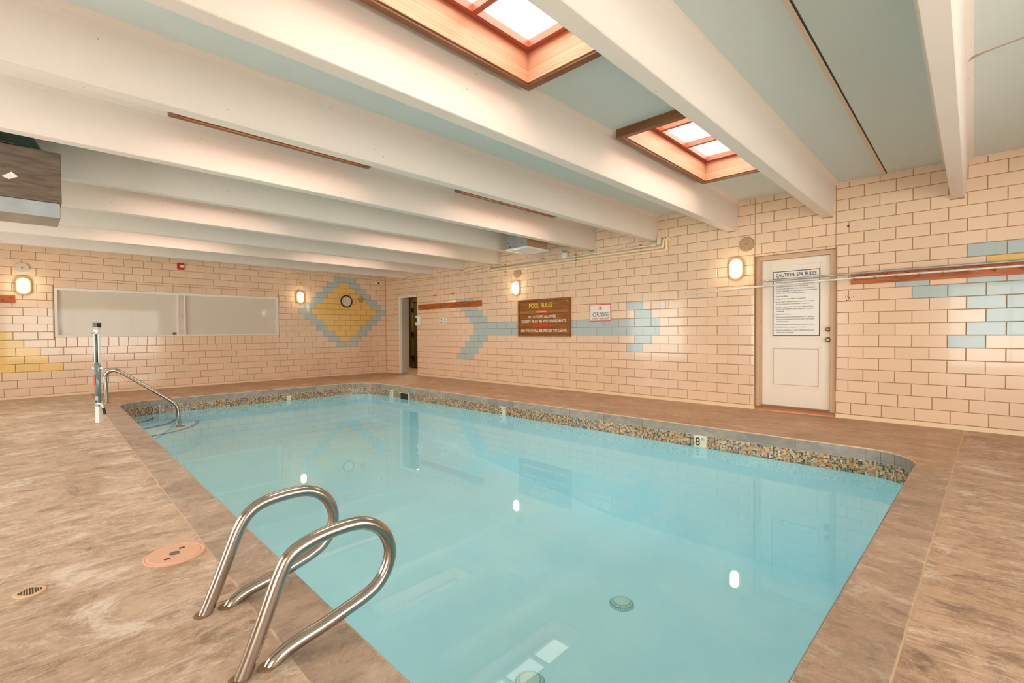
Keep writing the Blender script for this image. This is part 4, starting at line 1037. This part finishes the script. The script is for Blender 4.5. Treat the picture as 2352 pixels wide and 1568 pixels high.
for (u, z) in ((-.02, 1.135), (0, 1.135), (.022, 1.135), (-.036, 1.085), (.034, 1.085), (-.015, 1.09)):
    bm = B(); cyl(bm, (u, -.034, z), (u, -.018, z), .0055, 8); obj('bolt', bm, mat('bolt_dark', (70, 60, 56), .4, metal=.7), t)
bm = B(); box(bm, -.029, .029, -.03, .03, 1.153, 1.211, bev=.003); obj('cap', bm, mat('cap_brown', (48, 32, 12), .35), t, label='dark brown cap')
bm = B(); cyl(bm, (-.062, 0, .660), (.062, 0, .660), .012, 14); obj('cross_pin', bm, SIGNW, t)
bm = B(); box(bm, -.022, .002, -.040, -.034, .455, .585); st_ = obj('warning_label', bm, mat('label_red', (214, 50, 46), .4), t, label='red and white warning label')
bm = B(); box(bm, .0, .036, -.05, -.02, .20, .325, bev=.006); obj('crank_housing', bm, GALV, t)
bm = B(); cyl(bm, (.018, -.058, .265), (.018, -.045, .265), .012, 12); obj('crank_bolt', bm, DARK, t)
bm = B(); tube(bm, smooth_path([(.02, -.045, .235), (.06, -.05, .238), (.085, -.05, .225), (.098, -.05, .18)]), .009, 10); hnd = obj('crank_handle', bm, SIGNW, t, smooth=True)
bm = B(); cyl(bm, (.098, -.05, .185), (.118, -.05, .105), .015, 12); obj('grip', bm, BLACK, hnd, label='black rubber grip')

# ------------------------------------------------------------------ deck fittings
t = thing('skimmer_lid', 'round peach plastic skimmer lid in the deck', 'lid', (8.705, -6.385, 0)); RL_ = .125
bm = B(); lathe(bm, [(RL_, -.004), (RL_, .004), (RL_-.006, .006), (RL_-.012, .0035), (RL_-.016, .0035), (RL_-.02, .006), (.001, .0068)], 48); obj('lid', bm, PVC, t)
bm = B(); lathe(bm, [(.022, .0066), (.022, .0082), (.001, .0085)], 24); obj('badge', bm, mat('badge_grey', (120, 120, 118), .4, metal=.5), t)
for s in (-1, 1):
    bm = B(); box(bm, -s*.046-.009, -s*.046+.009, s*.038-.012, s*.038+.012, .0065, .0072); obj('finger_hole', bm, mat('hole_brown', (110, 44, 8), .7), t)
t = thing('floor_drain', 'small round floor drain with square grid in the deck', 'drain', (8.672, -6.876, 0))
bm = B(); lathe(bm, [(.050, -.002), (.050, .003), (.046, .0045), (.001, .0048)], 36); obj('drain_ring', bm, mat('drain_peach', (222, 184, 148), .5), t)
bm = B()
for i in range(-4, 5):
    for j in range(-4, 5):
        x, y = i*.0082, j*.0082
        if math.hypot(x, y) < .034: box(bm, x-.0029, x+.0029, y-.0029, y+.0029, .0046, .0052)
obj('grid_holes', bm, DARK, t, kind='stuff')
